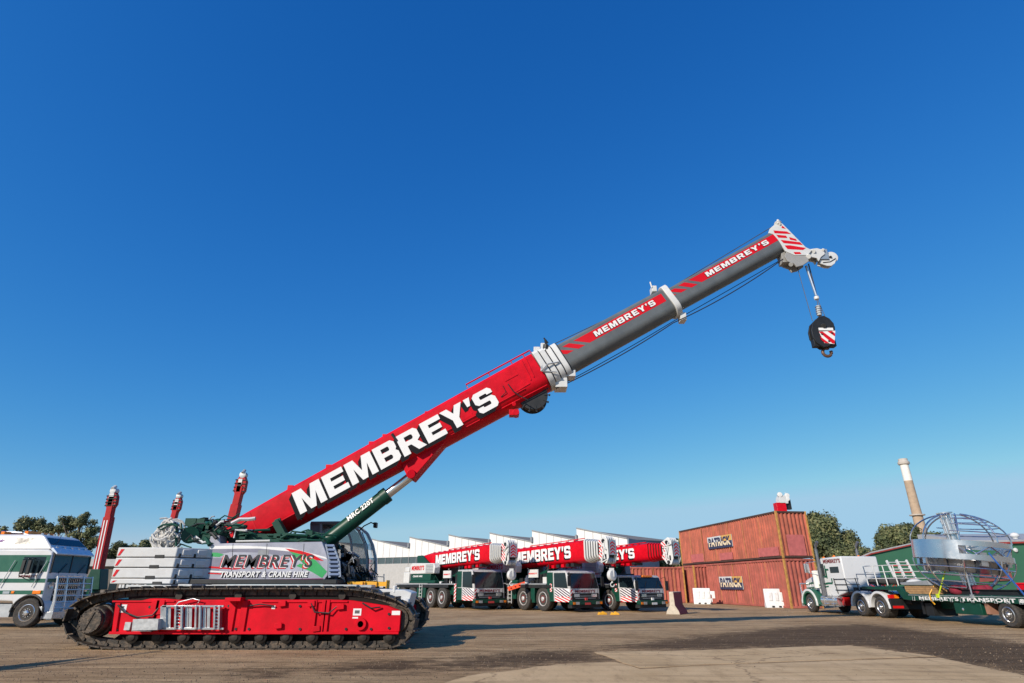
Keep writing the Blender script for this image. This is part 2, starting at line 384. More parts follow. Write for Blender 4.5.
# concrete slabs in the right foreground
m=bpy.data.materials.new('old_concrete'); m.use_nodes=True; N=m.node_tree.nodes; L=m.node_tree.links; b=N['Principled BSDF']
b.inputs['Roughness'].default_value=.9; b.inputs['Specular IOR Level'].default_value=.2
tc=N.new('ShaderNodeTexCoord')
n1=noise(.5,6,.6); n2=noise(2.4,9,.75,(1,.35,1,.5)); n3=noise(40,5,.8)
base=ramp(n1.outputs[0],[(.3,(.48,.33,.17)),(.5,(.57,.40,.215)),(.7,(.64,.46,.26))])
st=ramp(n2.outputs[0],[(.34,(.72,.70,.67)),(.47,(.97,.97,.97)),(.7,(1.06,1.05,1.04))])
c1=mix(None,base.outputs[0],st.outputs[0],'MULTIPLY',1.)
g3=ramp(n3.outputs[0],[(.3,(.8,.8,.8)),(.6,(1.06,1.06,1.06))])
c2=mix(None,c1.outputs['Result'],g3.outputs[0],'MULTIPLY',1.)
vo=N.new('ShaderNodeTexVoronoi'); vo.feature='DISTANCE_TO_EDGE'; vo.inputs['Scale'].default_value=.16
dn=noise(1.5,4,.6); va=N.new('ShaderNodeVectorMath'); va.operation='MULTIPLY_ADD'; L.new(dn.outputs['Color'],va.inputs[0]); va.inputs[1].default_value=(.8,.8,.8); L.new(tc.outputs['Object'],va.inputs[2]); L.new(va.outputs[0],vo.inputs['Vector'])
cr=ramp(vo.outputs['Distance'],[(.0,(.35,.32,.3)),(.006,(1,1,1)),(1,(1,1,1))])
c3=mix(None,c2.outputs['Result'],cr.outputs[0],'MULTIPLY',.8)
for rot,sc_v,wd in ((.9,.8,.008),(-.6,.6,.010),(1.5,.7,.007)):
    q=noise(sc_v,2,.4,(.06,1.0,1,rot)); qr=ramp(q.outputs[0],[(.5-wd*1.5,(1,1,1)),(.5,(.52,.49,.46)),(.5+wd*1.5,(1,1,1))])
    c3=mix(None,c3.outputs['Result'],qr.outputs[0],'MULTIPLY',.38)
L.new(c3.outputs['Result'],b.inputs['Base Color'])
bp=N.new('ShaderNodeBump'); bp.inputs['Strength'].default_value=.4; bp.inputs['Distance'].default_value=.01; L.new(n3.outputs[0],bp.inputs['Height']); L.new(bp.outputs[0],b.inputs['Normal'])
SLABM=m
def slab(pix,z,name='concrete_slab'):
    p=gp(pix); out=[]; rnd=random.Random(5)
    for i in range(len(p)):
        a=p[i]; q=p[(i+1)%len(p)]; n=max(1,int(math.dist(a,q)/.35))
        for k in range(n):
            t=k/n; j=.05 if 0<k else 0
            out.append((a[0]+(q[0]-a[0])*t+rnd.uniform(-j,j),a[1]+(q[1]-a[1])*t+rnd.uniform(-j,j),z))
    mb=MB(); mb.add(out+[(x,y,z-.05) for x,y,_ in out],[tuple(range(len(out)))]+[(i,(i+1)%len(out),(i+1)%len(out)+len(out),i+len(out)) for i in range(len(out))])
    o=mb.build(name,SLABM,smooth=0); struct(o)
slab([(594,652),(700,650.5),(850,645.5),(936,656.5),(720,664),(640,668),(618,661)],.005)
slab([(380,700),(470,676),(560,664.5),(615,662.5),(640,669.5),(722,665.5),(940,658),(1024,676),(1100,690),(1100,760),(380,760)],.009)
# loose stones
mb=MB(); rnd=random.Random(3)
for i in range(9000):
    y=12+abs(rnd.gauss(0,7)); x=rnd.uniform(-1,1)*(y*.95+1)
    s=rnd.uniform(.003,.009)*(1.8 if rnd.random()<.04 else 1)
    if any(pin((x,y),q) for q in (gp([(600,652),(850,646),(930,657),(1024,676),(1024,690),(380,690),(470,674),(600,662)]),)) and rnd.random()<.93: continue
    a=rnd.uniform(0,6.3); c_,s_=math.cos(a),math.sin(a); h=s*rnd.uniform(.5,.9)
    pts=[(x+(c_*dx-s_*dy)*s*rnd.uniform(.7,1.2),y+(s_*dx+c_*dy)*s*rnd.uniform(.7,1.2),-.003) for dx,dy in ((-1,-.8),(1,-.7),(.9,.8),(-.8,.9))]
    top=[(p[0]*.45+x*.55,p[1]*.45+y*.55,.012+h) for p in pts]
    mb.add(pts+top,[(4,5,6,7),(0,1,5,4),(1,2,6,5),(2,3,7,6),(3,0,4,7)],rnd.choice((0,1,1,2)))
st=mb.build('gravel',[mat('stones',(.30,.22,.15),.9,var=.4,scale=1.5),mat('dark_stones',(.09,.065,.045),.9,var=.4),mat('dirt_clods',(.20,.14,.09),.95,var=.4)],smooth=0,recalc=False)
tag(st,'loose small stones scattered over the dirt yard','gravel',kind='stuff')
# ================================================================== CRAWLER CRANE
CY=20.8
root=empty('crawler_crane',(-6.8,CY,0))
tag(root,'huge red crawler crane on steel tracks with its long telescopic boom raised','crawler crane')
MR=Matrix.Translation(-Vector(root.location))
def cb(): return MB(MR)
TY=17.8; TW=.85
def T(x,y): p=P(x,y,TY); return (p.x,p.z)
# ---- tracks
path_px=[(120,647.3),(200,647.3),(300,647.3),(392,647.3),(405,640),(412,629),(413,616),(404,606.5),(387,598),(362,592.2),(340,590.6),(240,590.6),(150,590.8),(128,591.5),(102,594.8),(81,600.5),(67,609.5),(63.5,622),(68,634.5),(84,643.5)]
pth=[Vector((T(x,y)[0],0,T(x,y)[1])) for x,y in path_px]
# resample closed path with equal steps (smooth by Chaikin once)
def chaikin(p):
    o=[]
    for i in range(len(p)):
        a,b=p[i],p[(i+1)%len(p)]; o+=[a*.75+b*.25,a*.25+b*.75]
    return o
pp=chaikin(chaikin(pth)); zmin=min(v.z for v in pp)
Ls=[0]
for i in range(len(pp)): Ls.append(Ls[-1]+(pp[(i+1)%len(pp)]-pp[i]).length)
NS=60
def at_path(s):
    s%=Ls[-1]
    for i in range(len(pp)):
        if Ls[i+1]>=s: t=(s-Ls[i])/(Ls[i+1]-Ls[i]+1e-9); return pp[i].lerp(pp[(i+1)%len(pp)],t)
def track(y0,side):
    mb=cb(); step=Ls[-1]/NS
    cen=sum(pp,Vector())/len(pp)
    for k in range(NS):
        p=at_path(k*step-.001); q=at_path((k+1)*step); c=(p+q)/2; d=(q-p).normalized()
        n=Vector((d.z,0,-d.x))
        if n.dot(c-cen)<0: n=-n
        yc=Vector((0,y0+TW/2,0))
        lift=max(0,.035-(c.z+n.z*.1)) if n.z<-.8 else 0
        c=c+Vector((0,0,lift if False else 0))
        o=c+yc+n*.055
        L2=step*.455
        mb.bar(o-d*L2,o+d*L2,TW,.035,0,up=n)                   # shoe plate
        mb.bar(o-d*(L2-.03)+n*.04,o-d*(L2-.07)+n*.04,TW,.07,0,up=n)   # grouser
        for yy in (-.13,.13):                                    # chain links
            cc=c+yc+Vector((0,yy,0))-n*.04
            mb.bar(cc-d*step*.55,cc+d*step*.36,.06,.17,0,up=n)
        mb.cyl(c-d*step*.5+yc+Vector((0,-.2,0)),c-d*step*.5+yc+Vector((0,.2,0)),.045,8)
    return mb.build('track_chain',STEELB,root,smooth=30)
fr_px=[(113.2,601.5),(108.8,634),(252,634),(300,634),(399,632),(400.6,611),(387,606),(350,600.5),(330,599.8),(175,599.8),(160,598.6),(148,598.6),(138,600.8)]
def frame(y0,y1):
    mb=cb(); mb.prism([T(x,y) for x,y in fr_px],'y',y0,y1)
    return mb.build('track_frame',REDF,root,bevel=.02)
def rollers(y0):
    mb=cb()
    zr=at_path(0).z+.16+.03
    for i in range(11):
        x=T(128,640)[0]+i*(T(388,640)[0]-T(128,640)[0])/10
        z=pp[0].z+.24
        mb.lathe([(.03,-.33),(.09,-.32),(.10,-.3),(.17,-.27),(.17,-.22),(.13,-.2),(.13,.2),(.17,.22),(.17,.27),(.08,.3)],(x,y0+TW/2,z),(0,1,0),16)
        mb.box((x-.06,y0+.12,z),(x+.06,y0+TW-.12,z+.3))
    for px in (175,235,290,340):
        x,z=T(px,596); mb.cyl((x,y0+.2,z),(x,y0+TW-.2,z),.10,12)
    return mb.build('track_roller',mat('greasy_steel',(.022,.019,.016),.6,metal=.3,var=.4,scale=6,dirt=.4,dirtc=(.06,.045,.03)),root,split=lambda c:round(c.x,1))
def sprocket(y0,px,py,r,face):
    x,z=T(px,py); mb=cb(); c=(x,y0+TW/2,z)
    if face: mb.lathe([(r*.3,-.36),(r*.82,-.36),(r*.9,-.30),(r*.9,-.12),(r*1.02,-.1),(r*1.02,.1),(r*.9,.12),(r*.9,.3),(r*.3,.33)],c,(0,1,0),30)
    else: mb.lathe([(r*.3,-.2),(r*.6,-.2),(r*.7,-.13),(r*.9,-.13),(r*.9,-.07),(r,-.06),(r,.06),(r*.9,.07),(r*.9,.13),(r*.3,.2)],c,(0,1,0),30)
    if face:
        # hub motor cover
        mb.cyl((x,y0-.02,z),(x,y0+.1,z),r*.74,28,mi=0); mb.cyl((x,y0-.05,z),(x,y0-.02,z),r*.74,28,r2=r*.66)
        mb.bar((x-r*.2,y0-.055,z-r*.55),(x+r*.2,y0-.055,z+r*.55),.03,.02)
        for k in range(14):
            a=k*math.tau/14; mb.cyl((x+r*.7*math.cos(a),y0-.07,z+r*.7*math.sin(a)),(x+r*.7*math.cos(a),y0-.03,z+r*.7*math.sin(a)),.022,6)
    return mb
for y0,f in ((TY,True),(CY+(CY-TY)-TW,False)):
    n_before=set(bpy.data.objects)
    track(y0,f)
    frame(y0+.10,y0+TW-.10); rollers(y0)
    mb=cb(); mb.prism([T(x,y) for x,y in ((122,603),(122,596.5),(150,592.8),(345,592.6),(385,599.5),(402,611),(402,618),(380,612))],'y',y0+.30,y0+.42)
    mb.prism([T(x,y) for x,y in ((115,632),(395,631),(398,640),(385,645.5),(112,645.5),(104,640))],'y',y0+.44,y0+.52)
    mb.build('gap_shade_plate',mat('gap_shade_black',(.010,.009,.008),.7,spec=.2,var=.4),root)  # dark plates stand in for shade in the gaps above and below the frame
    sprocket(y0,91,621,.42,True).build('drive_sprocket',STEELB,root,bevel=.01)
    sprocket(y0,396,620,.50,False).build('idler',STEELB,root)
for o in root.children:
    if o not in n_before: o.location.x-=.38             # far track sits a little further back
yf=TY+.10                                        # outer face of near frame
def F(x,y,o=0.): p=P(x,y,yf); return Vector((p.x,yf-o,p.z))
mb=cb()                                          # stiffening plates, ribs and lower flange on the frame
def platepx(pl,o,t=.03,mi=0): mb.prism([(F(x,y).x,F(x,y).z) for x,y in pl],'y',yf-o,yf-o+t,mi)
mb.box(F(109.5,634.2)-Vector((0,.05,0)),F(399,631.5)+Vector((0,.02,0)))
mb.box(F(113,600.5)-Vector((0,.03,0)),F(175,602.2)+Vector((0,.02,0)))
mb.box(F(262,600.8)-Vector((0,.035,0)),F(348,602.4)+Vector((0,.02,0)))
for px in (153,158,231,243,313,323,326): mb.box(F(px,600.2)-Vector((0,.05,0)),F(px+1.2,632)+Vector((0,.02,0)))
mb.box(F(230,597.5)-Vector((0,.3,0)),F(245,601)+Vector((0,.02,0)))
mb.prism([(F(118,603).x,F(118,603).z),(F(121.5,603).x,F(121,603).z),(F(117,632).x,F(117,632).z),(F(113.5,632).x,F(113.5,632).z)],'y',yf-.05,yf+.02)
for px,py in ((160,612),(181,610),(279,626),(317,629),(283,604),(312,604),(341,607)):
    c=F(px,py); mb.bar(c-Vector((.1,.06,0)),c+Vector((.1,-.06,.02)),.05,.14)
c=F(361,624); mb.lathe([(.16,0),(.16,.06),(.09,.06),(.09,0)],c-Vector((0,.07,0)),(0,1,0),16)
mb.build('frame_plate',REDF,root,bevel=.008)
mb=cb()
mb.tube([F(120,605,.09),F(127,612,.12),F(140,617,.12),F(155,615,.12),F(160,608,.08)],.022,6)
mb.tube([F(249,606,.06),F(262,604,.1),F(275,606,.06)],.018,6); mb.tube([F(312,603,.07),F(316,612,.12),F(330,613,.1),F(338,606,.06)],.02,6)
mb.tube([F(363,603,.06),F(372,608,.12),F(381,607,.06)],.022,6)
mb.build('hydraulic_hose',DARK,root,split='all')
mb=cb()
for px,py in ((117,630),(150,607),(229,606),(236,629),(249,629),(300,606),(300,629),(322,629),(346,629),(371,629),(389,614),(389,628)): mb.cyl(F(px,py,.03),F(px,py,-.02),.035,8)
mb.build('bolt',DARK,root,split='all')
mb=cb()                                          # box step
p0=F(134,625); p1=F(160.5,632.5); fb_=lambda x,y:(P(x,y,yf-.36).x,P(x,y,yf-.36).z)
mb.prism([fb_(133,619.3),fb_(158.5,619),fb_(157.5,630),fb_(131.5,630.5)],'y',yf-.36,yf-.03); mb.box(F(127,622,.08),F(131,630,.0)); mb.box(P(131,630.9,yf-.38),P(158.5,630.2,yf-.02))
mb.build('tool_box',GALV,root,bevel=.02)
mb=cb()                                          # folded aluminium ladder
for xp in (167,180,186,200,204,218.5,223):
    a=F(xp,605.5,.16); b_=F(xp-.6,628.5,.16); mb.bar(a,b_,.05,.16)
for yp in (606,628.3): mb.bar(F(165.5,yp,.16),F(226.5,yp,.16),.05,.05)
for xp in (169.5,172,189.5,193,207,211): mb.bar(F(xp,606,.13),F(xp-.5,628,.13),.085,.012,up=(0,1,0))
for k in range(6):
    y=609+k*3.3
    for a,b_ in ((180,186),(218.5,223)): mb.bar(F(a,y,.17),F(b_,y+1.3,.17),.03,.03)
mb.tube([F(176,608,.12),F(181,602,.12),F(195,598.5,.12),F(202,600,.12),F(198,606,.12)],.018)
mb.build('access_ladder',ALU,root,bevel=.004)
mb=cb()                                          # small decals
for (x0,y0,x1,y1) in ((353.5,608.5,361,615.5),(352.5,617,358,618.5),(392,610.8,400,615),(272,605.5,275,609),(120.5,604.5,125.5,612.5)):
    mb.box(F(x0,y0)-Vector((0,.006,0)),F(x1,y1)+Vector((0,.004,0)))
mb.box(F(355,610.3)-Vector((0,.009,0)),F(359.5,613.5)+Vector((0,-.004,0)),1)
mb.box(F(121.5,606)-Vector((0,.009,0)),F(124.2,608)+Vector((0,-.004,0)),1)
mb.box(F(122,609.5)-Vector((0,.009,0)),F(124,611)+Vector((0,-.004,0)),1)
mb.build('decal',[LETW,mat('grey_vinyl',(.1,.1,.1),.5)],root,split=lambda c:round(c.x*2))
# ---- carbody
mb=cb(); mb.box((-9.2,TY+TW-.1,.45),(-4.8,2*CY-TY-TW+.1,1.25)); mb.cyl((-7.2,CY,1.2),(-7.2,CY,1.62),1.25,36); mb.build('carbody',DARK,root,bevel=.03)
mb=cb()                                         # white jack frame in front of far track
mb.prism([(-4.8,1.12),(-2.85,1.0),(-2.75,1.42),(-3.0,1.5),(-4.8,1.56)],'y',19.2,20.3); mb.box((-3.15,19.2,.42),(-2.85,19.5,1.0)); mb.box((-3.05,19.0,.9),(-2.8,19.2,1.25))
mb.cyl((-3.3,19.25,1.4),(-3.3,19.25,1.62),.06); mb.build('front_frame',WHITE,root,bevel=.03).location.x-=.3
mb=cb(); mb.box((-11.6,TY+.95,1.56),(-4.2,TY+1.5,1.64)); mb.box((-9.6,TY+.2,1.60),(-9.2,TY+1.3,1.66)); mb.box((-11.2,TY+.4,1.58),(-9.9,TY+1.3,1.64))
mb.box((-8.9,TY+.75,1.59),(-4.6,TY+1.2,1.65)); mb.build('walkway',GALV,root,bevel=.008)
# ---- counterweight slabs
ps=[547,557.3,567.5,578.3,584.2]
for i in range(4):
    z1=P(174,ps[i],18.5).z; z0=P(174,ps[i+1],18.5).z
    mb=cb(); xr=-10.15; xl=-12.0-.02*i
    xa=-11.9; xb=-10.12
    mb.prism([(xa,18.5),(xb,18.5),(-9.3,19.45),(-9.3,2*CY-19.45),(xb,2*CY-18.5),(xa,2*CY-18.5)],'z',z0+.012,z1-.012)
    dd=Vector((.82,.95,0)).normalized(); oo=Vector((xb,18.5,0))
    for t_ in (.18,.62):
        a_=oo+dd*t_+Vector((0,0,(z0+z1)/2)); mb.bar(a_,a_+dd*.28,.06,(z1-z0)*.6)
        a_=oo+dd*(t_-.1)+Vector((0,0,z0+.06)); mb.bar(a_,a_+dd*.07,.05,.11,1)
    xx=[-10.75,-10.85,-10.9,-10.65][i]
    mb.box((xx,18.49,z0-.03),(xx+.3,18.56,z0+.075),1)
    # lug hazard mark at the left end
    mb.add([(xa+.03,18.493,z0+.05),(xa+.10,18.493,z0+.05),(xa+.20,18.493,z1-.06),(xa+.10,18.493,z1-.06)],[(0,1,2,3)],2)
    mb.build('counterweight_slab',[mat('counterweight_white',(.56,.57,.565),.5,var=.06,dirt=.35,dirtc=(.4,.38,.34)),DARK,LETR],root,bevel=.02)
mb=cb()
for px in (121,124,128,133,138,146): a=P(px,584.5,18.55); mb.bar(a,a-Vector((0.02,0,.28)),.06,.05)
mb.build('slab_bracket',WHITE,root,split='all')
# ---- superstructure housing and artwork panel
SY=19.3
def S(x,y,o=0.): p=P(x,y,SY-o); return p
def S2(x,y,Y=SY): p=P(x,y,Y); return (p.x,p.z)
mb=cb()
pan=[(204,581.5),(207.5,560),(210.2,536.2),(219.5,535.2),(220.2,543.4),(235,543),(322,541.6),(326,552),(328.2,560),(328,575),(324,580.5)]
mb.prism([S2(*p) for p in pan],'y',SY,SY+.5); 
hp=mb.build('side_panel',SILVER,root,bevel=.02)
def art(pl,mi,o=.004): art_mb.add([S(x,y,o) for x,y in pl],[tuple(range(len(pl)))],mi)
art_mb=cb()
art([(204.6,578.6),(240,579.3),(300,578.8),(323.7,578.2),(322,580),(205,580.8)],0,.004)            # magenta base line
art([(209.5,552.5),(217,552.6),(224,554.5),(219,557),(208.6,556.2)],1,.005)
art([(289,551),(303,552),(311,556),(327,571.5),(322,578),(312,572),(306,569.5),(296,566),(300,563.5),(305,565)],1,.005)
art([(209.2,548.5),(240,547.5),(290,551),(318,560),(323,568),(300,559),(262,552.5),(230,552),(208.9,556)],4,.003)
art([(207.2,558),(222,558),(218,573),(205.6,571)],4,.003)
art([(232,578.5),(270,571.5),(310,577.8)],4,.003)
art([(210.3,546),(240,545.5),(290,547.8),(325.5,557),(327.6,559.4),(300,552.5),(260,548.5),(210,549)],3,.004)   # pale swoosh
art([(208.6,566),(226,567.5),(240,570),(226,569),(207.8,568)],2,.006)
art([(285,548.5),(300,550.5),(312,554),(324,561),(316,560),(304,555),(290,551.5)],2,.006)
art([(206.2,572.4),(226,573.6),(226,574.7),(206,573.8)],2,.006)
art([(205.2,570.1),(222,571.2),(250,575.5),(222,572.8),(205,571.6)],3,.006)
art_mb.build('swoosh_artwork',[mat('purple_vinyl',(.20,.015,.11),.45),LETG,LETR,LETW,mat('slate_vinyl',(.21,.21,.27),.35)],hp,recalc=False,smooth=0)
mb=cb()
for x0 in (233,267,304): mb.bar(S(x0,543.6,.003),S(x0-2,580.5,.003),.012,.008,up=(0,1,0))
mb.box(S(258.5,550,.006),S(268,557.5,-.01),1)
mb.build('panel_seam',[DARK,GREYP],hp)
def panel_text(body,x0,y0,x1,y1,bold,shear,offs,mats):
    o=S(x0,y0,0); w_=(S(x1,y0)-o).x; h_=S(x0,y1).z-o.z
    mb=cb()
    for k,(bo,dx,dz,oo,mi) in enumerate(offs):
        g=text(body,w_,h_,.003,bold+bo,shear)
        mb.glyphs(g,Vector((o.x+dx,SY-oo,o.z+dz)),(1,0,0),(0,0,1),mi)
    return mb.build('lettering',mats,hp,smooth=0)
panel_text("MEMBREY'S",221,567.2,312.5,554.2,.012,.18,[(.0,-.06,-.05,.008,1),(.0,-.045,-.035,.011,1),(.0,-.025,-.02,.014,0),(.0,.0,.0,.020,2)],[LETW,LETR,mat('charcoal_vinyl',(.02,.022,.03),.5)])
panel_text("TRANSPORT & CRANE HIRE",220,577.3,308,571.3,.03,.2,[(.03,.018,-.018,.008,1),(.0,0,0,.016,0)],[LETW,LETB])
mb=cb()                                         # louvred grille
gpx=[(325.6,544.5),(333,545.3),(338.5,561),(339.5,576.5),(329.4,577.5),(329.4,560)]
mb.prism([S2(x,y,19.32) for x,y in gpx],'y',19.36,19.5,1)
for k in range(8):
    y=546.2+k*4.1; t=k/7; xl=327+2.6*min(1,t*2); xr=334+5.2*min(1,t*1.6)
    a=P(xl,y,19.33); c=P(xr,y,19.33); mb.bar(a,c,.09,.075,0,up=(0,.5,.85))
for a,c in (((326,544.3),(329.5,560)),((329.5,560),(329.6,577.5)),((333.2,544.8),(339,561)),((339,561),(340,577))):
    mb.bar(P(*a,19.33),P(*c,19.33),.07,.05,2)
mb.build('louvre_grille',[mat('louvre_grey',(.14,.19,.30),.45,metal=.2),DARK,mat('grille_edge',(.25,.3,.38),.4)],root)
mb=cb(); mb.box((-11.6,18.9,1.66),(-5.3,2*CY-18.9,1.80)); mb.box((-9.2,19.75,1.8),(-6.2,20.15,3.1)); mb.box((-9.2,21.45,1.8),(-6.2,21.85,3.1)); mb.box((-9.3,21.9,1.8),(-6.3,22.4,2.7)); mb.box((-11.6,19.6,1.75),(-9.35,22.0,2.65))
mb.build('revolving_deck',DARK,root,bevel=.02)
mb=cb(); rnd=random.Random(11)                  # pipework between grille and cab
for k in range(34):
    a=P(rnd.uniform(338,352),rnd.uniform(556,578),19.6+rnd.uniform(0,1)); q=a+Vector((rnd.uniform(-.1,.35),rnd.uniform(-.3,.3),rnd.uniform(-.45,.2)))
    mid=(a+q)/2+Vector((rnd.uniform(-.1,.1),0,rnd.uniform(0,.2))); mb.tube([a,mid,q],rnd.choice((.02,.03,.05)),6,rnd.choice((0,0,1,2)))
for k in range(9):
    a=P(rnd.uniform(336,350),rnd.uniform(558,574),20); mb.box(a,a+Vector((.25,.3,.22)),rnd.choice((0,2)))
mb.build('hydraulic_pipes',[DARK,GALV,GREYP],root)
rnd=random.Random(21)
# ---- green upper frame and winch
gy0=19.5; gy1=22.1
def Q(x,y,Y=19.9): return P(x,y,Y)
mb=cb()
mb.prism([S2(x,y,gy0) for x,y in ((196,525),(232,524.5),(246,530.5),(262,533.5),(300,536),(322,538.5),(322,541.5),(240,542),(226,536),(214,534.5),(196,534))],'y',gy0+.1,gy0+.45)
mb.prism([S2(x,y,gy0) for x,y in ((196,527),(232,526),(250,533),(318,539),(320,545),(225,545),(196,537))],'y',gy1-.3,gy1)
mb.bar(Q(268,541,19.45),Q(324,541.5,19.45),.1,.12); mb.bar(Q(276.5,521.5,19.8),Q(285,537,19.8),.34,.22); mb.bar(Q(275.5,523,19.75),Q(281,520.8,19.75),.1,.2)
for k in range(26):
    x=rnd.uniform(236,322); a=Q(x,rnd.uniform(530,541),rnd.uniform(19.3,20.0)); mb.tube([a,a+Vector((rnd.uniform(.1,.5),0,rnd.uniform(-.12,.15))),a+Vector((rnd.uniform(.5,.9),.05,rnd.uniform(-.1,.1)))],rnd.choice((.02,.03,.045)),6)
for k in range(9):
    a=Q(rnd.uniform(236,315),rnd.uniform(535,541),19.4); mb.box(a,a+Vector((.22,.2,.14)))
mb.build('heel_frame',DGREEN,root,bevel=.02)
mb=cb()
for k in range(95):
    x=rnd.uniform(176,232); y=rnd.uniform(521.5,546) if x<206 else rnd.uniform(521,535)
    a=Q(x,y,19.1+rnd.uniform(0,2.2)); d=Vector((rnd.uniform(.15,.9),rnd.uniform(-.35,.35),rnd.uniform(-.25,.25)))
    pts=[a,a+d*.33+Vector((0,0,rnd.uniform(-.08,.16))),a+d*.7+Vector((0,0,rnd.uniform(-.12,.1))),a+d]
    mb.tube(pts,rnd.choice((.022,.03,.045,.06)),6,rnd.choice((0,0,0,1,1,2)))
for (x,y,s) in ((184,526,.35),(192,532,.4),(200,541,.3),(186,541,.35),(208,530,.35),(214,527,.3),(222,529,.3),(196,524,.25)):
    a=Q(x,y,19.6); mb.box(a,a+Vector((s,s*1.2,s*.7)),rnd.choice((0,0,1)))
mb.cyl(Q(190,535,19.4),Q(190,535,20.6),.26,20); mb.cyl(Q(202,531,19.6),Q(202,531,21.6),.22,20)
mb.tube([Q(206,527),Q(208,521),Q(213,519.5),Q(216,523)],.03,6,1)
mb.build('winch_machinery',[DGREEN,DARK,GALV],root)
mb=cb()                                         # bundle of white hoses
for k in range(60):
    c=Q(rnd.uniform(161,175),rnd.uniform(526,543),19.0+rnd.uniform(0,1.8)); r=rnd.uniform(.12,.34); t0=rnd.uniform(0,6); ax=Vector((rnd.uniform(-.4,.4),rnd.uniform(-1,-.4),rnd.uniform(-.3,.3))).normalized()
    u=ax.cross(Vector((0,0,1))).normalized(); v_=ax.cross(u)
    mb.tube([c+u*r*math.cos(t0+i*.5)+v_*r*math.sin(t0+i*.5)+Vector((0,0,0)) for i in range(9)],.033,6)
mb.build('hose_bundle',ROPEW,root)
mb=cb()
mb.tube([Q(158,528,19.0),Q(163,524.8,19.0),Q(172,524,19.0),Q(178,526,19.0)],.035); mb.tube([Q(160,530,19.2),Q(168,526,19.2),Q(176,523,19.2)],.025)
mb.tube([Q(176,546,19.2),Q(177,524,19.2)],.04)
mb.build('winch_guard',DGREEN,root)
mb=cb(); mb.bar(Q(224,527.5,19.4),Q(232,529,19.4),.14,.1); mb.bar(Q(231,529,19.4),Q(233,537,19.4),.12,.1); mb.build('red_bracket',RED,root,bevel=.01)
mb=cb(); mb.tube([Q(234,538,19.3),Q(235.5,530,19.3),Q(246,530.5,19.3)],.03,6); mb.tube([Q(236,541.3,19.3),Q(270,540.6,19.3)],.03,6); mb.box(Q(243,529,19.35),Q(248,532,19.45)); mb.build('grab_rail',WHITE,root)
# ---- boom
AX=lambda x:P(x,510.5-.5488*(x-292),CY)
A0=AX(240); E=(AX(790)-A0).normalized(); U=Vector((-E.z,0,E.x))
def gap(x,yu,yl):                         # perpendicular thickness of a section from its edges
    a=P(x,yu,CY); b_=P(x,yl,CY); return (a.z-b_.z)*E.x
def st(x): return (AX(x)-A0).dot(E)
def ring(s,h,hw,c=0.):
    o=A0+E*s+U*c; r=[(-.55*hw,.5*h),(-.86*hw,.475*h),(-hw,.40*h),(-hw,-.18*h)]
    for k in range(1,12):
        t=math.pi-k*math.pi/12; r.append((hw*math.cos(t),-.18*h-.32*h*math.sin(t)))
    r+=[(hw,-.18*h),(hw,.40*h),(.86*hw,.475*h),(.55*hw,.5*h)]
    return [o+Vector((0,a,0))+U*b_ for a,b_ in r]
h0=gap(292,489.5,531.5); h1=gap(545,349.9,393.7)
boom=None
mb=cb(); mb.loft([ring(st(243),h0*.93,.62),ring(st(292),h0,.62),ring(st(540),h1,.62)],0)
boom=mb.build('boom',RED,root)
HW=.62; FY=CY-HW
def BP(x,y,o=.004): p=P(x,y,FY-o); return p
# weld seams, cable tray, handrail
mb=cb()
for k in range(2):
    s0=st(430)+k*.2
for x in (262,404,470,521):
    o=A0+E*st(x); mb.bar(o+Vector((0,-HW-.004,0))+U*(-.2*h0),o+Vector((0,-HW-.004,0))+U*(.4*h0),.03,.012,up=(0,1,0))
mb.bar(BP(505,381),BP(518,374),.05,.03,up=(0,1,0)); mb.bar(BP(515,392),BP(530,383),.04,.03,up=(0,1,0))
mb.bar(BP(521,360),BP(531,380),.05,.05,up=(0,1,0)); mb.bar(BP(525.5,358.5),BP(534,377),.04,.05,up=(0,1,0))
for x in (300,338,380.5,394,436): p=AX(x)+U*(h0*.5)+Vector((0,-HW*.5,0)); mb.box(p+Vector((-.09,-.06,-.08)),p+Vector((.09,.06,.13)))
mb.build('boom_bracket',RED,boom,split='all')
mb=cb()
for (a_,b_,u_) in ((262,520,-.24),(425,538,-.40)): mb.bar(A0+E*st(a_)+U*(u_*h0)+Vector((0,-HW*(1.005 if u_>-.3 else .80),0)),A0+E*st(b_)+U*(u_*h1)+Vector((0,-HW*(1.005 if u_>-.3 else .80),0)),.02,.03)
mb.build('cable_rail',RED,boom)
mb=cb(); mb.tube([BP(508,384,.03),BP(513,391,.08),BP(520,396,.1),BP(528,400,.12)],.02,6); mb.tube([BP(501,397,.02),BP(506,392,.06),BP(503,386,.02)],.015,6); mb.cyl(P(392,434,FY-.02),P(397,441,FY-.02),.05,8)
for x in (300,345,392,440,485): p=A0+E*st(x)+U*(-.42*h0)+Vector((0,-HW*.62,0)); mb.cyl(p,p+Vector((0,-.05,-.02)),.04,8)
mb.build('boom_fitting',DARK,boom,split='all')
mb=cb()                                          # hand rail over the boom tip of the base section
top=lambda x,d:AX(x)+U*(h1/2+d)+Vector((0,-HW*.8,0))
pts=[top(x,.11) for x in (478,500,520,541)]
mb.tube([top(478,-.03)]+pts+[top(541,-.02)],.028,6)
for x in (500,522,534): mb.tube([top(x,-.02),top(x,.11)],.022,6)
mb.build('handrail',RED,boom)
# underside lug (fin) carrying the cylinder head
mb=cb(); mb.prism([(P(x,y,CY).x,P(x,y,CY).z) for x,y in ((404,468),(409,478),(414,481),(447,443),(458,432),(452,424),(415,445))],'y',CY-.42,CY+.42)
mb.cyl(P(411,474,CY-.5),P(411,474,CY+.5),.16,18)
mb.build('cylinder_lug',REDF,boom,bevel=.02)
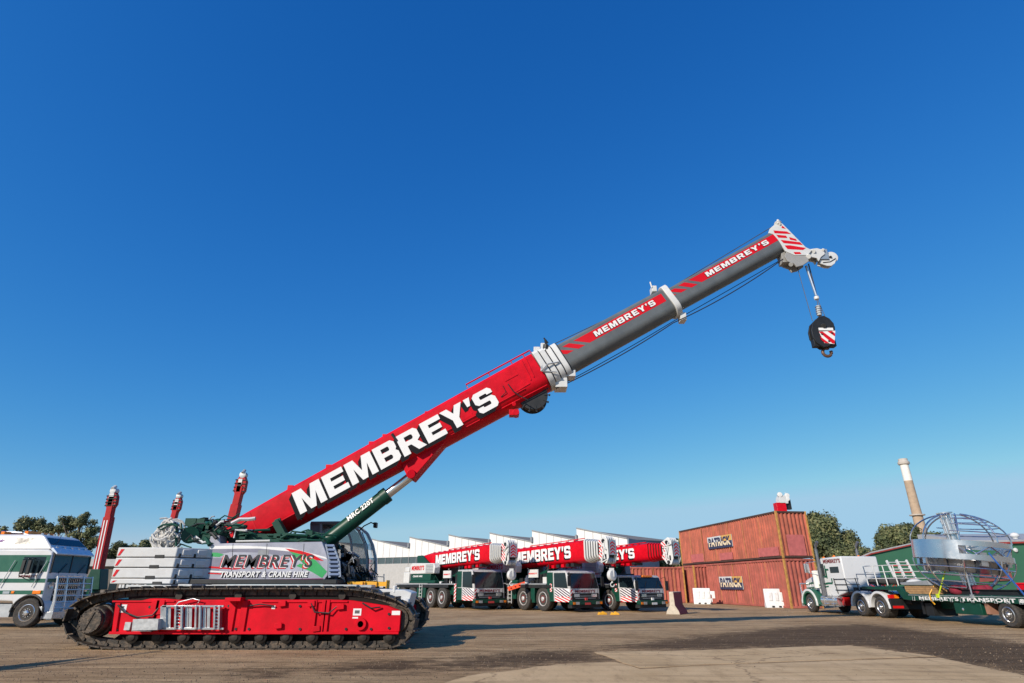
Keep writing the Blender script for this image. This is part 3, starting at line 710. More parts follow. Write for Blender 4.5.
# lettering on the base section
o=BP(300.7,514.6); wv=(BP(500.5,405.3)-o).dot(E); hv=.655*h0
mb=cb()
g=block(NAME,wv,hv,.003,0.,.10)
nY=Vector((0,-1,0))

for k in range(5): mb.glyphs(g,o+nY*(.020-.003*k)-E*(.032*(k+1))-U*(.024*(k+1)),E,U,1)
mb.glyphs(g,o+nY*.028,E,U,0)
mb.build('boom_lettering',[LETW,LETB],boom,smooth=0)
# collars
hg1=gap(568,342.4,375.9); hg1e=gap(668,290,320.9); hg2=gap(680,285.3,310.2); hg2e=gap(778,232.6,256.5)
mb=cb(); s=st(541); L_=st(564)-s; 
for k in range(4):
    hh=h1*1.03-(k)*(h1*1.03-hg1*1.18)/4; hwk=.66-.05*k; a=s+L_*k/4
    mb.loft([ring(a,hh,hwk),ring(a+L_/4-.05,hh,hwk)]); mb.loft([ring(a+L_/4-.05,hh*.93,hwk*.95),ring(a+L_/4,hh*.93,hwk*.95)],1)
for x in (547,554): p=AX(x)+U*(h1*.5); mb.box(p+Vector((-.12,-.3,-.1)),p+Vector((.12,-.05,.2)))
p=AX(549)-U*(h1*.52); mb.box(p+Vector((-.2,-.35,-.12)),p+Vector((.25,.35,.25)))
mb.box(AX(560)-U*.6+Vector((-.2,-.3,-.1)),AX(560)-U*.6+Vector((.25,.3,.15)))
mb.build('boom_collar',[WHITE,DARK],boom,bevel=.012)
mb=cb()                                         # wind gauge, lamp and stay on the collar
a=P(545.5,349,CY-.5); mb.cyl(a,P(543,353,CY-.5),.08,10,mi=1); mb.cyl(P(546,345,CY-.5),a,.11,10,mi=0); mb.cyl(P(543,353,CY-.5),P(541,371,CY-.72),.02,6,mi=1)
mb.tube([P(541,371,CY-.72),P(548,364,CY-.72),P(559,362,CY-.6)],.03,6,1); mb.tube([P(541,371,CY-.72),P(557,372,CY-.66)],.02,6,1)
mb.tube([P(545.5,340,CY-.5),P(546.3,346,CY-.5)],.05,6,0); mb.tube([P(543.8,338,CY-.5),P(548,343,CY-.5)],.03,6,0)
mb.build('wind_gauge',[DARK,GALV],boom)
# big cable reel below the base end
c=P(532.5,397.5,CY); mb=cb(); mb.lathe([(.1,-.32),(.55,-.32),(.56,-.28),(.50,-.26),(.50,.26),(.56,.28),(.55,.32),(.1,.32)],c,(0,1,0),32)
for k in range(14):
    a=k*math.tau/14; d=Vector((math.cos(a),0,math.sin(a))); mb.bar(c+d*.42+Vector((0,-.33,0)),c+d*.64+Vector((0,-.33,0)),.035,.03)
    mb.cyl(c+d*.62+Vector((0,-.34,0)),c+d*.62+Vector((0,-.26,0)),.035,8)
mb.build('cable_reel',DARK,boom)
mb=cb(); c=P(516,412,FY-.1); mb.cyl(c,c+Vector((0,.4,0)),.12,12); mb.box(c+Vector((-.25,.05,-.1)),c+Vector((.1,.4,.12))); mb.cyl(P(514,404,FY-.12),P(514,404,FY+.2),.08,10); mb.build('rope_guide',RED,boom,bevel=.01)
# telescopic sections
mb=cb(); mb.loft([ring(st(556),hg1*1.01,.48),ring(st(669),hg1e,.44)]); sec1=mb.build('telescopic_section',GREY,boom)
mb=cb(); mb.loft([ring(st(660),hg2*1.0,.40),ring(st(783),hg2e*1.02,.37)]); sec2=mb.build('telescopic_section',GREY,boom)
def stripe(sec,xa,xb,h,hwf,ya,yb,slx,txt0,txt1,ph):
    sa_,sb_=st(xa),st(xb); mb=cb()
    def fp(s,u,o): # point on the flat facet
        t=(s-ph[0])/(ph[1]-ph[0]); hw=ph[2]+(ph[3]-ph[2])*t; return A0+E*s+U*u+Vector((0,-hw-o,0))
    u0,u1=ya*h,yb*h; sl=slx
    mb.add([fp(txt0-.35,u0,.004),fp(sb_,u0,.004),fp(sb_,u1,.004),fp(txt0-.35+sl,u1,.004)],[(0,1,2,3)],0)
    for k in range(3):
        a=txt0-.85-k*.5; mb.add([fp(a,u0+.03*k,.004),fp(a+.3,u0+.03*k,.004),fp(a+.3+sl,u1-.03*k,.004),fp(a+sl,u1-.03*k,.004)],[(0,1,2,3)],0)
    o=fp(txt0,u0+(u1-u0)*.2,.012); x2=fp(txt1,u0+(u1-u0)*.2,.012)
    g=block(NAME,(x2-o).length,(u1-u0)*.62,.003,.0,.22,.0); 
    d=(x2-o).normalized()
    mb.glyphs(g,o+Vector((0,.004,0))-E*.03-U*.02,d,U,2); mb.glyphs(g,o,d,U,1)
    mb.build('stripe_lettering',[LETR,LETW,LETB],sec,smooth=0)
stripe(sec1,560,664,(hg1+hg1e)/2,0,.02,.33,-.50,st(596),st(655),(st(556),st(669),.48,.44))
stripe(sec2,672,775,(hg2+hg2e)/2,0,.02,.36,-.42,st(706),st(767),(st(660),st(783),.40,.37))
mb=cb(); mb.loft([ring(st(667),hg1e*1.14,.50),ring(st(672),hg1e*1.14,.50)]); p=AX(664)+U*(hg1e*.6); mb.box(p+Vector((-.1,-.2,-.05)),p+Vector((.1,.2,.22))); mb.cyl(p+Vector((-.1,-.2,.1)),p+Vector((-.15,-.2,.38)),.03)
p=AX(671)-U*(hg1e*.62); mb.box(p+Vector((-.12,-.2,-.22)),p+Vector((.12,.2,.12)))
mb.build('boom_collar',WHITE,boom,bevel=.02)
# ---- boom head
HY=CY-.36
def H2(x,y,Y=None): p=P(x,y,CY-.38 if Y is None else Y); return (p.x,p.z)
mb=cb()
plate=[(768.5,233),(770,228.5),(774,225),(779,223.2),(782,223.2),(805.7,247),(812,250),(808,255),(795,255.3),(785.5,251),(777.6,239),(773,234)]
for y0,y1 in ((CY-.38,CY-.32),(CY+.32,CY+.38)): mb.prism([H2(*p) for p in plate],'y',y0,y1)
mb.prism([H2(*p) for p in ((772,230),(780,225.5),(803,248),(795,254),(782,244))],'y',CY-.32,CY+.32)
mb.cyl(P(777.5,224,CY-.4),P(777.5,224,CY+.4),.13,14); mb.tube([P(777.8,224,CY-.4),P(777.8,219.8,CY-.4)],.05); mb.tube([P(777.8,221,CY-.4),P(780.5,222.5,CY-.3)],.06)
head=mb.build('boom_head',WHITE,root,bevel=.01)
mb=cb()
for pl in ([(773.5,230.4),(787,231.5),(791.2,234),(774.5,233.2)],[(776,234.6),(786,235.6),(787.5,238),(778.5,237.6)],[(789,237),(796,239),(797,241),(790,239.6)],[(780.5,239.8),(800,242.2),(803,245),(783.5,243)],[(784.5,245.4),(790,245.2),(806,247.9),(803,250),(787.5,249)],[(793.5,252),(800,252),(801.5,254),(795,254.2)],[(782,225.6),(783.5,226.5),(786,229),(781.5,227.8)]):
    mb.add([P(x,y,CY-.385) for x,y in pl],[tuple(range(len(pl)))])
mb.build('hazard_stripe',LETR,head,smooth=0,recalc=False)
mb=cb()
for y0,y1 in ((CY-.36,CY-.30),(CY+.10,CY+.16)):
    mb.prism([H2(*p) for p in ((787,250),(796,254),(808,252),(809,261),(803,265),(797,266.5),(794,263),(788,261),(785,256))],'y',y0,y1)
mb.box(P(783,262,CY-.2),P(789,255,CY+.2)); mb.cyl(P(791,264.5,CY-.4),P(791,264.5,CY+.4),.09,10)
for x,y,r in ((799,261,.22),(805,257,.2),(790,258,.16)):
    mb.lathe([(r*.4,-.22),(r,-.2),(r*.8,-.1),(r,0),(r*.8,.1),(r,.2),(r*.4,.22)],P(x,y,CY),(0,1,0),18)
mb.build('sheave_housing',[mat('head_grey',(.30,.30,.29),.5,var=.08)],head,bevel=.01)
mb=cb()
for y0 in (CY-.3,CY+.0):
    mb.prism([H2(*p) for p in ((805,250),(811,248),(818,247),(825,249),(826,253),(822,256),(820,260),(818,257),(813,256),(808,260),(805,256))],'y',y0,y0+.06)
mb.cyl(P(823,249.8,CY-.34),P(823,249.8,CY+.34),.06,10); mb.cyl(P(813,251.5,CY-.34),P(813,251.5,CY+.34),.1,12); mb.cyl(P(808.5,256.5,CY-.4),P(808.5,256.5,CY+.4),.1,12); mb.box(P(818,259,CY-.26),P(824,252,CY-.02),1)
mb.build('jib_bracket',[WHITE,mat('blue_grey_steel',(.22,.28,.35),.5)],head,bevel=.01)
mb=cb()
for y0 in (CY-.2,CY-.02):
    mb.prism([H2(*p) for p in ((824.5,250.5),(832,251.8),(837.5,254),(838.6,257.5),(837,261.3),(833.5,263.6),(829,263.4),(822,261),(822,258))],'y',y0,y0+.05)
mb.lathe([(.06,-.06),(.25,-.05),(.22,-.01),(.22,.01),(.25,.05),(.06,.06)],P(831.5,257.5,CY-.08),(0,1,0),24)
mb.cyl(P(830.5,257,CY-.24),P(830.5,257,CY+.24),.055,10,mi=1)
mb.tube([P(823,262.5,CY-.21),P(830,261.8,CY-.21),P(835.5,258.5,CY-.21)],.02,6,1)
mb.build('auxiliary_sheave',[WHITE,DARK],head,bevel=.008)
# ---- ropes
mb=cb()
def sag(a,b_,d,n=14): return [a.lerp(b_,t/n)-Vector((0,0,4*d*(t/n)*(1-t/n))) for t in range(n+1)]
mb.tube([P(236,521.5,CY),P(300,487.5,CY-.1)],.012,5)
mb.tube([P(236,522,CY-.3),P(258,511,CY-.3),P(300,486,CY-.3),P(552,345,CY-.3),P(664,292,CY-.25),P(771,227.5,CY-.2)],.017,5)
mb.build('hoist_rope',ROPE,root)
mb=cb()
mb.tube(sag(P(556,388.5,CY-.3),P(673,323,CY-.25),.12)+sag(P(673,323,CY-.25),P(783,259,CY-.2),.16)[1:],.022,5)
mb.tube(sag(P(559,386,CY+.2),P(673,321.5,CY+.2),.05)+sag(P(673,321.5,CY+.2),P(784,258,CY+.2),.02)[1:],.016,5)
mb.build('supply_hose',ROPEB,root)
# ---- luffing cylinder
CYY=CY-.15
def along(a,b_,t): return a.lerp(b_,t)
ca=P(322,545,CY); cbp=P(412.5,475,CY); dcy=(cbp-ca).normalized(); ca=ca-dcy*.9
b_=P(387,494,CY); tt=(b_-ca).dot(dcy)
mb=cb(); mb.cyl(ca,ca+dcy*tt,.255,28); mb.cyl(ca+dcy*(tt-.22),ca+dcy*(tt+.03),.275,28)
cylo=mb.build('luffing_cylinder',DGREEN,root,bevel=.01)
mb=cb(); mb.cyl(ca+dcy*(tt-.1),cbp-dcy*.1,.16,24); mb.build('piston_rod',CHROME,cylo)
mb=cb(); g=text("MRC 220T",1.05,.2,.003,.03,.0); up=Vector((-dcy.z,0,dcy.x)); g=([(x_,y_,z_) for x_,y_,z_ in g[0]],g[1])
a_=.42; nn=(up*math.sin(a_)-Vector((0,1,0))*math.cos(a_)).normalized(); tilt=(up*math.cos(a_)+Vector((0,1,0))*math.sin(a_)).normalized()
t0_=(P(350.5,523,CYY)-ca).dot(dcy); o=ca+dcy*t0_+nn*.272-tilt*.10
mb.glyphs(g,o,dcy,tilt,0); mb.build('lettering',LETW,cylo,smooth=0)
# ---- cab (far side of the deck)
KY=21.95; KZ=23.3
def K(x,y,Y=KY): return P(x,y,Y)
cabpoly=[(311,530),(312,524),(318,521.8),(344,521.8),(353,524.5),(360,531),(366,545),(368.5,560),(368.5,576),(366,580),(312,580)]
kp=[(K(x,y).x,K(x,y).z) for x,y in cabpoly]
mb=cb()
mb.prism([(K(x,y).x,K(x,y).z) for x,y in ((310,524.5),(311,521.5),(345,521.2),(353,524),(351,525.5),(344,524))],'y',KY-.03,KZ)
mb.prism([(K(x,y).x,K(x,y).z) for x,y in ((310,524),(322,524),(321,560),(310,560))],'y',KY-.01,KZ-.01)
mb.prism([(K(x,y).x,K(x,y).z) for x,y in ((310,572),(368,572),(368,580),(310,580))],'y',KY,KZ)
cabo=mb.build('cab',GREYP,root,bevel=.02)
mb=cb(); 
def cstrip(pa,pb,wd,Y=KY-.03,dep=.1): mb.bar(P(*pa,Y),P(*pb,Y),wd,dep,up=(0,1,0))
fr=[(352,524.5),(359,531),(364.5,543),(367.5,558),(367.5,573)]
for Y in (KY,KZ):
    for a,b2 in zip(fr[:-1],fr[1:]): mb.bar(P(*a,KY)+Vector((0,Y-KY,0)),P(*b2,KY)+Vector((0,Y-KY,0)),.09,.11,up=(0,1,0))
for a,b2 in (((345,524),(351,540)),((351,540),(353.5,574)),((321,524),(321,574)),((321,574),(367.5,574))): mb.bar(P(*a,KY),P(*b2,KY),.07,.07,up=(0,1,0))
mb.build('cab_frame',mat('pale_grey_paint',(.5,.53,.55),.4),cabo)
mb=cb(); mb.prism([(K(x,y).x,K(x,y).z) for x,y in ((346,525.5),(352.5,527),(358,533),(363.5,545),(366.3,559),(366,572),(354,572),(352,541))],'y',KY-.005,KY+.01); 
rr=[(352.5,525.5),(359,532),(364,544),(367,558.5),(367,572)]
for a,b2 in zip(rr[:-1],rr[1:]):
    p=P(*a,KY);q=P(*b2,KY); mb.add([p,q,Vector((q.x,KZ,q.z)),Vector((p.x,KZ,p.z))],[(0,1,2,3)])
mb.build('windscreen',clear_glass('pale_cab_glass',(.20,.42,.45),.6),cabo,smooth=0)
mb=cb(); mb.prism([(K(x,y).x,K(x,y).z) for x,y in ((322,525),(344,525),(350,541),(351,572),(322,572))],'y',KY+.02,KY+.04); mb.build('side_window',SEETHRU,cabo,smooth=0)
mb=cb(); mb.box(K(340,572,22.3),K(349,552,22.9)); mb.box(K(340,553,22.4),K(345,545,22.8)); mb.build('operator_seat',BLACK,cabo,bevel=.05)
mb=cb()
mb.tube([K(359.5,530.5,KY-.1),K(364,526,KY-.1),K(371,522.5,KY-.1),K(374.5,524,KY-.1)],.025,6); mb.box(K(373,527.5,KY-.2),K(378,523,KY+.05))
mb.tube([K(362,532,KY-.12),K(367,545,KY-.12),K(368.6,560,KY-.12),K(367.6,577,KY-.12)],.018,6)
mb.build('mirror',DARK,cabo,bevel=.01)
mb=cb(); YY=19.6
mb.box(K(347,586.3,YY),K(388,581.8,YY+.12)); mb.box(K(385.5,588.5,YY-.1),K(390,580.3,YY+.4)); mb.box(K(347,582.4,YY+.13),K(389,581.8,YY+2.6))
for x in (350,362,364.5,376): mb.box(K(x,587,YY-.06),K(x+1.2,581.6,YY-.003))
mb.box(K(323,585,YY-.02),K(333,582.6,YY+.1))
mb.build('cab_walkway',YEL,root,bevel=.01)
mb=cb(); mb.box((-6.3,KY,1.62),(-5.0,KZ,1.78))
for k in range(22):
    a=K(rnd.uniform(352,372),rnd.uniform(566,580),KY-rnd.uniform(.1,.4)); mb.tube([a,a+Vector((rnd.uniform(-.1,.2),0,rnd.uniform(.05,.25))),a+Vector((rnd.uniform(.1,.3),.1,rnd.uniform(-.3,-.05)))],.02,5)
mb.build('cab_support',DARK,root)
mb=cb()
for x in (372,377,384): mb.tube([K(x,582),K(x,574)],.02,5)
mb.tube([K(372,576),K(384,577)],.015,5); mb.build('hand_rail',GALV,root)
# ================================================================== HOOK BLOCK
hb=empty('hook_block',P(823,331,CY)); tag(hb,'black crane hook block with red and white striped plate hanging from the boom tip','hook block')
MH=Matrix.Translation(-Vector(hb.location)); hbm=lambda:MB(MH)
mb=hbm()
blk=[(823.5+(x-823.5)*.9,331+(y-331)*.95) for x,y in [(818.5,315.6),(824,314.8),(830,317.7),(835,323),(836.2,330),(835.6,342),(830,346.5),(824,348),(816.5,343.5),(812,337),(810.3,330),(811.6,322.4)]]
for a,b2 in ((CY-.3,CY-.22),(CY-.06,CY+.02)): mb.prism([H2(*p,CY-.3) for p in blk],'y',a,b2)
mb.lathe([(.1,-.2),(.36,-.18),(.32,-.1),(.36,-.02),(.1,0)],P(823.5,329,CY-.02),(0,1,0),24)
mb.cyl(P(823.5,326,CY-.36),P(823.5,326,CY+.36),.1,12); mb.box(P(815,346,CY-.24),P(832,341,CY))
mb.build('sheave_block',DARK,hb,bevel=.01)
mb=hbm(); mb.add([P(x,y,CY-.315) for x,y in ((818.8,331.6),(835.3,330.6),(834.6,344),(824.5,343))],[(0,1,2,3)],0)
for pl in ([(818.9,331.8),(822.6,331.5),(834.7,340.5),(834.6,343.6),(832.5,343.4)],[(827.4,331.2),(832,330.9),(835.2,333.6),(835,336.4)],[(819.8,336.2),(829.6,343.3),(825,342.9),(821.8,340)]):
    mb.add([P(x,y,CY-.320) for x,y in pl],[tuple(range(len(pl)))],1)
for x,y in ((822,334),(832,333),(829,341)): mb.cyl(P(x,y,CY-.34),P(x,y,CY-.31),.035,8,mi=2)
mb.box(P(819.2,330.3,CY-.325),P(832.5,328,CY-.30),0); mb.build('striped_plate',[LETW,LETR,DARK],hb,recalc=False,smooth=0)
mb=hbm(); mb.cyl(P(826.5,349,CY),P(826.5,345,CY),.10,12)
hc=P(827,352.3,CY); mb.tube([hc+Vector((.165*math.cos(a),0,.165*math.sin(a))) for a in [R(t) for t in range(100,400,20)]],.06,10); mb.build('hook',mat('rusty_iron',(.16,.09,.06),.6,metal=.4,var=.3),hb)
mb=hbm()
mb.tube([P(797.5,268,CY-.1),P(812.5,321,CY-.1)],.013,5); mb.tube([P(806,266,CY-.05),P(816.2,296,CY-.05)],.05,8,1); mb.tube([P(808.5,264,CY+.05),P(816.8,296,CY)],.03,6,0)
mb.lathe([(.02,-.1),(.09,-.06),(.1,0),(.09,.06),(.02,.1)],P(816.6,298,CY),(0,0,1),12,mi=2)
mb.tube([P(817.5,299,CY),P(825.8,318,CY)],.012,5)
mb.tube([P(817,300,CY),P(818,307,CY)],.014,5); mb.cyl(P(818,306,CY),P(819.5,315.5,CY),.09,10,mi=3)
for k in range(4): mb.lathe([(.04,-.04),(.12,0),(.04,.04)],P(818+k*.4,307+k*2.2,CY),(0,0,1),10,mi=3)
mb.build('hoist_rope',[ROPE,ALU,WHITE,GALV],hb)
# ================================================================== MOBILE CRANES
def hazard(mb,o,xd,yd,w_,h_,n,mr,mw,ang=.6,flip=False):
    """white/red slanted stripes on a rectangle; o corner, xd/yd unit vectors, nrm proud"""
    o=Vector(o); xd=Vector(xd); yd=Vector(yd); nrm=xd.cross(yd).normalized()
    mb.add([o,o+xd*w_,o+xd*w_+yd*h_,o+yd*h_],[(0,1,2,3)],mw)
    st_=h_/n; rise=w_*ang
    for k in range(-3,n+3):
        y0=k*st_; pts=[]
        a=[(0,y0),(w_,y0+rise),(w_,y0+rise+st_*.5),(0,y0+st_*.5)]
        if flip: a=[(w_-p[0],p[1]) for p in a]
        # clip to 0..h_
        def clip(poly,lim,keep):
            out=[]
            for i in range(len(poly)):
                p,q=poly[i],poly[(i+1)%len(poly)]; ip=keep(p[1]); iq=keep(q[1])
                if ip: out.append(p)
                if ip!=iq: t=(lim-p[1])/(q[1]-p[1]); out.append((p[0]+(q[0]-p[0])*t,lim))
            return out
        a=clip(a,0,lambda v:v>=0)
        if len(a)>2: a=clip(a,h_,lambda v:v<=h_)
        if len(a)>2: mb.add([o+xd*p[0]+yd*p[1]+nrm*.004 for p in a],[tuple(range(len(a)))],mr)
SIL=mat('brushed_plate',(.45,.47,.5),.35,metal=.5)
def mobile_crane(loc,head,label,axles,over,low=False,ylen=10.,bh=1.32,roof=2.65,redcollar=False,txt=True,up=.025):
    r=empty('mobile_crane',(loc[0],loc[1],0),head); tag(r,label,'mobile crane',group='mobile cranes parked in a row')
    rear=axles[-1]-1.3
    wr=.66 if low else .75
    mb=MB(); mb.box((rear,-1.0,.95),(-2.3,1.0,1.63),0)
    mb.box((rear,-1.36,1.63),(-2.35,1.36,1.72),1)
    mb.box((rear+.3,-1.37,1.42),(axles[0]+.9,-1.25,1.62),2)
    for a_,b_ in zip(axles[:-1],axles[1:]):
        if a_-b_>2: mb.box((b_+.85,-1.34,.7),(a_-.85,-.9,1.42),0); mb.box((b_+.85,.9,.7),(a_-.85,1.34,1.42),0)
    mb.build('chassis',[DGREEN,GREYP,DARK],r,bevel=.02)
    mb=MB()
    for x in axles: 
        mb.box((x-.84,-1.34,1.50),(x+.84,-.7,1.55)); mb.box((x-.84,.7,1.50),(x+.84,1.34,1.55))
    mb.build('mudguard',DGREEN,r,split='all')
    for x in axles:
        for sd in (-1,1): wheel(r,(x,sd*1.34,wr),sd,wr,.44,mat('crane_rim',(.5,.5,.5),.5,metal=.3,dirt=.3),LETR)
    # cab
    zb=.62; mb=MB(); wf=1.32
    prof=[(-2.25,zb),(-.12,zb),(0,zb+.15),(0,1.38),(-.32,roof-.1),(-.5,roof),(-2.25,roof)]
    mb.prism(prof,'y',-wf,wf)
    cab_=mb.build('carrier_cab',mat('cab_white',(.46,.47,.47),.4,var=.1,dirt=.5,dirtc=(.15,.14,.13)),r,bevel=.05)
    mb=MB(); mb.box((-3.1,-1.0,1.72),(-2.3,1.0,2.35)); mb.tube([(-2.4,-1.1,1.7),(-2.4,-1.1,roof+.25)],.06,8); mb.tube([(-2.5,-1.1,roof),(-2.9,-.6,2.9),(-3.4,-.5,2.6)],.05,6); mb.build('engine_bay',DARK,r,bevel=.02)
    mb=MB(); mb.box((-2.28,-wf-.006,.62),(-1.62,-wf+.01,1.42)); mb.box((-2.28,-wf-.004,1.46),(-1.66,-wf+.01,roof-.1)); mb.build('cab_rear_panel',DGREEN,cab_)
    mb=MB()
    # windscreen (slanted front)
    d=Vector((-.32,0,roof-.1-1.38)); n=Vector((d.z,0,.32)).normalized()
    a=Vector((0,0,1.38))+d*.03; b2=Vector((0,0,1.38))+d*.94
    y0,y1=(-wf+.09,wf-.09)
    mb.add([a+n*.012+Vector((0,y0,0)),a+n*.012+Vector((0,y1,0)),b2+n*.012+Vector((0,y1,0)),b2+n*.012+Vector((0,y0,0))],[(0,1,2,3)])
    mb.build('windscreen',GLASS,cab_,recalc=False,smooth=0)
    mb=MB()
    for sd in (-1,1):
        mb.add([(-1.55,sd*(wf+.008),1.48),(-.22,sd*(wf+.008),1.42),(-.42,sd*(wf+.008),roof-.14),(-1.55,sd*(wf+.008),roof-.14)],[(0,1,2,3)])
    mb.build('side_window',GLASS,cab_,smooth=0,split='all')
    mb=MB(); p=a+n*.03; 
    mb.tube([p+Vector((0,-.6,0)),p+Vector((0,-.2,0))+d*.6],.012,5); mb.tube([p+Vector((0,.5,0)),p+Vector((0,.9,0))+d*.6],.012,5)
    for sd in (-1,1):
        mb.tube([(-.2,sd*wf,roof-.2),(.1,sd*(wf+.12),roof-.1),(.15,sd*(wf+.14),roof-.5)],.02,5); mb.box((.1,sd*(wf+.06),roof-.95),(.17,sd*(wf+.3),roof-.35))
    mb.build('mirror',DARK,cab_,split='y')
    # front lettering band, grille, bumper
    mb=MB(); mb.box((.0,-1.1,1.14),(.012,1.1,1.36),1)
    g=text("MEMBREY'S",1.8,.17,.003,.03,.1); mb.glyphs(g,(.018,-.9,1.165),(0,1,0),(0,0,1),0)
    mb.build('front_lettering',[LETM,WHITE],cab_,smooth=0)
    mb=MB(); mb.box((-.1,-1.36,.46),(.22,1.36,.70),0); mb.box((.0,-1.2,.70),(.035,1.2,1.12),1); mb.box((.035,-.9,.80),(.05,.9,.84),2); mb.box((.035,-.9,.93),(.05,.9,.97),2); mb.box((-.3,-1.3,.25),(.1,1.3,.46),1)  # lowest dark box stands in for the shaded void under the bumper
    mb.build('bumper',[DGREEN,DARK,GREYP],cab_,bevel=.02)
    mb=MB()
    for sd in (-1,1):
        mb.box((.2,sd*.75,.46),(.245,sd*1.05,.62),0); mb.box((.2,sd*1.1,.47),(.24,sd*1.3,.61),1); mb.box((.02,sd*.55,.9),(.06,sd*1.0,1.08),0)
    mb.build('headlight',[LAMPG,ORANGE],cab_,split='y')
    mb=MB(); mb.box((.22,-.25,.44),(.235,.25,.57),0); mb.box((.05,-.1,.7),(.12,.1,.85),0); mb.build('number_plate',[mat('red_plate',(.5,.05,.05),.5) if not low else LETW],cab_)
    # hazard striping on the right corner (side and front)
    mb=MB(); hazard(mb,(-1.5,-wf-.006,.92),(1,0,0),(0,0,1),1.45,.48,3,2,1,-.45); hazard(mb,(-1.5,-wf-.006,.60),(1,0,0),(0,0,1),1.45,.32,2,0,1,-.3)
    
    hazard(mb,(.002+.004,-1.3,.70),(0,1,0),(0,0,1),.38,.66,3,0,1,.9)
    hazard(mb,(.006,.92,.70),(0,1,0),(0,0,1),.38,.66,3,0,1,-.9) if False else None
    mb.build('hazard_stripe',[LETR,LETW,mat('plum_vinyl',(.06,.03,.07),.5)],cab_,recalc=False,smooth=0)
    mb=MB(); x=-2.38                                      # ladder and outrigger behind the cab
    hazard(mb,(x-.18,-1.385,.5),(1,0,0),(0,0,1),.26,1.2,5,0,1,.8) if axles[0]<-3 else hazard(mb,(-1.98,-1.335,1.2),(1,0,0),(0,0,1),.2,.5,3,0,1,.8); mb.build('outrigger_plate',[LETR,LETW],r,recalc=False,smooth=0)
    mb=MB(); 
    if axles[0]<-3: mb.box((x-.3,-1.38,.45),(x+.1,1.38,1.63))
    else: mb.box((axles[0]-1.15,-1.36,.5),(axles[0]-.85,1.36,1.63))
    mb.build('outrigger_box',DGREEN,r,bevel=.02)
    mb=MB(); xx=axles[1]-1.25
    if xx-.5>rear:
        mb.bar((xx,-1.42,.4),(xx,-1.42,1.7),.04); mb.bar((xx-.4,-1.42,.4),(xx-.4,-1.42,1.7),.04)
        for z in (.5,.75,1.0,1.25,1.5): mb.bar((xx,-1.42,z),(xx-.4,-1.42,z),.12,.03)
        mb.build('side_steps',WHITE,r)
    # superstructure
    sx=-7.3 if not low else -5.0
    mb=MB(); mb.box((sx-2.6,-1.25,1.75),(sx+1.6,1.25,1.95),0); mb.box((sx-2.4,-1.25,1.95),(sx+.9,-.75,2.45),0); mb.box((sx-2.4,.8,1.95),(sx+.6,1.25,2.75),0)
    mb.cyl((sx,0,1.4),(sx,0,1.78),.85,28,mi=1); mb.prism([(sx-2.2,1.95),(sx+.9,1.95),(sx+.2,3.0),(sx-1.6,3.9),(sx-2.4,3.9)],'y',-.75,-.58,0); mb.prism([(sx-2.2,1.95),(sx+.9,1.95),(sx+.2,3.0),(sx-1.6,3.9),(sx-2.4,3.9)],'y',.58,.75,0)
    sup=mb.build('superstructure',[DGREEN,DARK],r,bevel=.03)
    mb=MB(); mb.prism([(sx-2.5,2.45),(sx+1.5,2.45),(sx+1.6,2.9),(sx+1.4,3.2),(sx-2.2,3.3),(sx-2.5,3.1)],'y',-1.30,-.78,0); ph=mb.build('engine_hood',WHITE,sup,bevel=.04)
    mb=MB(); g=text("MEMBREY'S",2.1,.36,.003,.03,.1); mb.glyphs(g,(sx-2.2,-1.312,2.72),(1,0,0),(0,0,1),0)
    g=text("CRANE HIRE",1.6,.14,.003,.03,.0); mb.glyphs(g,(sx-2.0,-1.258,2.2),(1,0,0),(0,0,1),1); mb.build('lettering',[LETR,LETW],ph,smooth=0)
    mb=MB(); 
    for k in range(6): mb.box((sx+.2,-1.335,2.52+k*.11),(sx+1.35,-1.30,2.58+k*.11))
    mb.build('louvre',GALV,ph)
    mb=MB(); mb.box((sx-3.6,-1.3,1.75),(sx-2.6,1.3,2.6),0); mb.box((sx-3.4,-1.3,2.62),(sx-2.65,1.3,3.0),0); mb.build('counterweight',WHITE,r,bevel=.04)
    # crane cab (left side)
    mb=MB(); mb.prism([(sx+.3,1.95),(sx+2.2,1.95),(sx+2.1,2.9),(sx+1.6,3.35),(sx+.3,3.35)],'y',.78,1.35,0); mb.build('operator_cab',GREYP,r,bevel=.04)
    # clutter on the deck
    rr_=random.Random(int(loc[0]*10)); mb=MB()
    for k in range(26):
        x=rr_.uniform(-5.8,-2.5); y=rr_.uniform(-1.2,.4); s_=rr_.uniform(.12,.4); mb.box((x,y,1.72),(x+s_*1.4,y+s_,1.72+s_*rr_.uniform(.6,1.8)),rr_.choice((0,0,1,2)))
    mb.box((-4.4,-1.28,2.1),(-3.3,-1.2,2.62),2); mb.bar((-4.3,-1.2,1.7),(-4.3,-1.2,2.1),.05); mb.bar((-3.4,-1.2,1.7),(-3.4,-1.2,2.1),.05)
    for k in range(7): x=-2.5-k*.5; mb.tube([(x,rr_.uniform(-1.2,.5),1.7),(x-.3,rr_.uniform(-1.2,.5),2.3),(x-.6,rr_.uniform(-1.2,.5),1.7)],.03,5,rr_.choice((0,1)))
    mb.build('deck_equipment',[DARK,DGREEN,WHITE],r,bevel=.01)
    mb=MB(); g=text("MEMBREY'S",.95,.11,.003,.03,0); mb.glyphs(g,(-4.32,-1.285,2.3),(1,0,0),(0,0,1),0); mb.build('deck_lettering',LETR,r,smooth=0)
    if low:
        mb=MB(); mb.box((-.36,-.5,roof-.12),(-.20,.5,roof+.0)); mb.build('beacon_bar',ORANGE,cab_,bevel=.02)
    # boom
    x0=sx-2.0; x1=over-1.7; zc0=3.35; zc1=3.35+(x1-x0)*up+.1
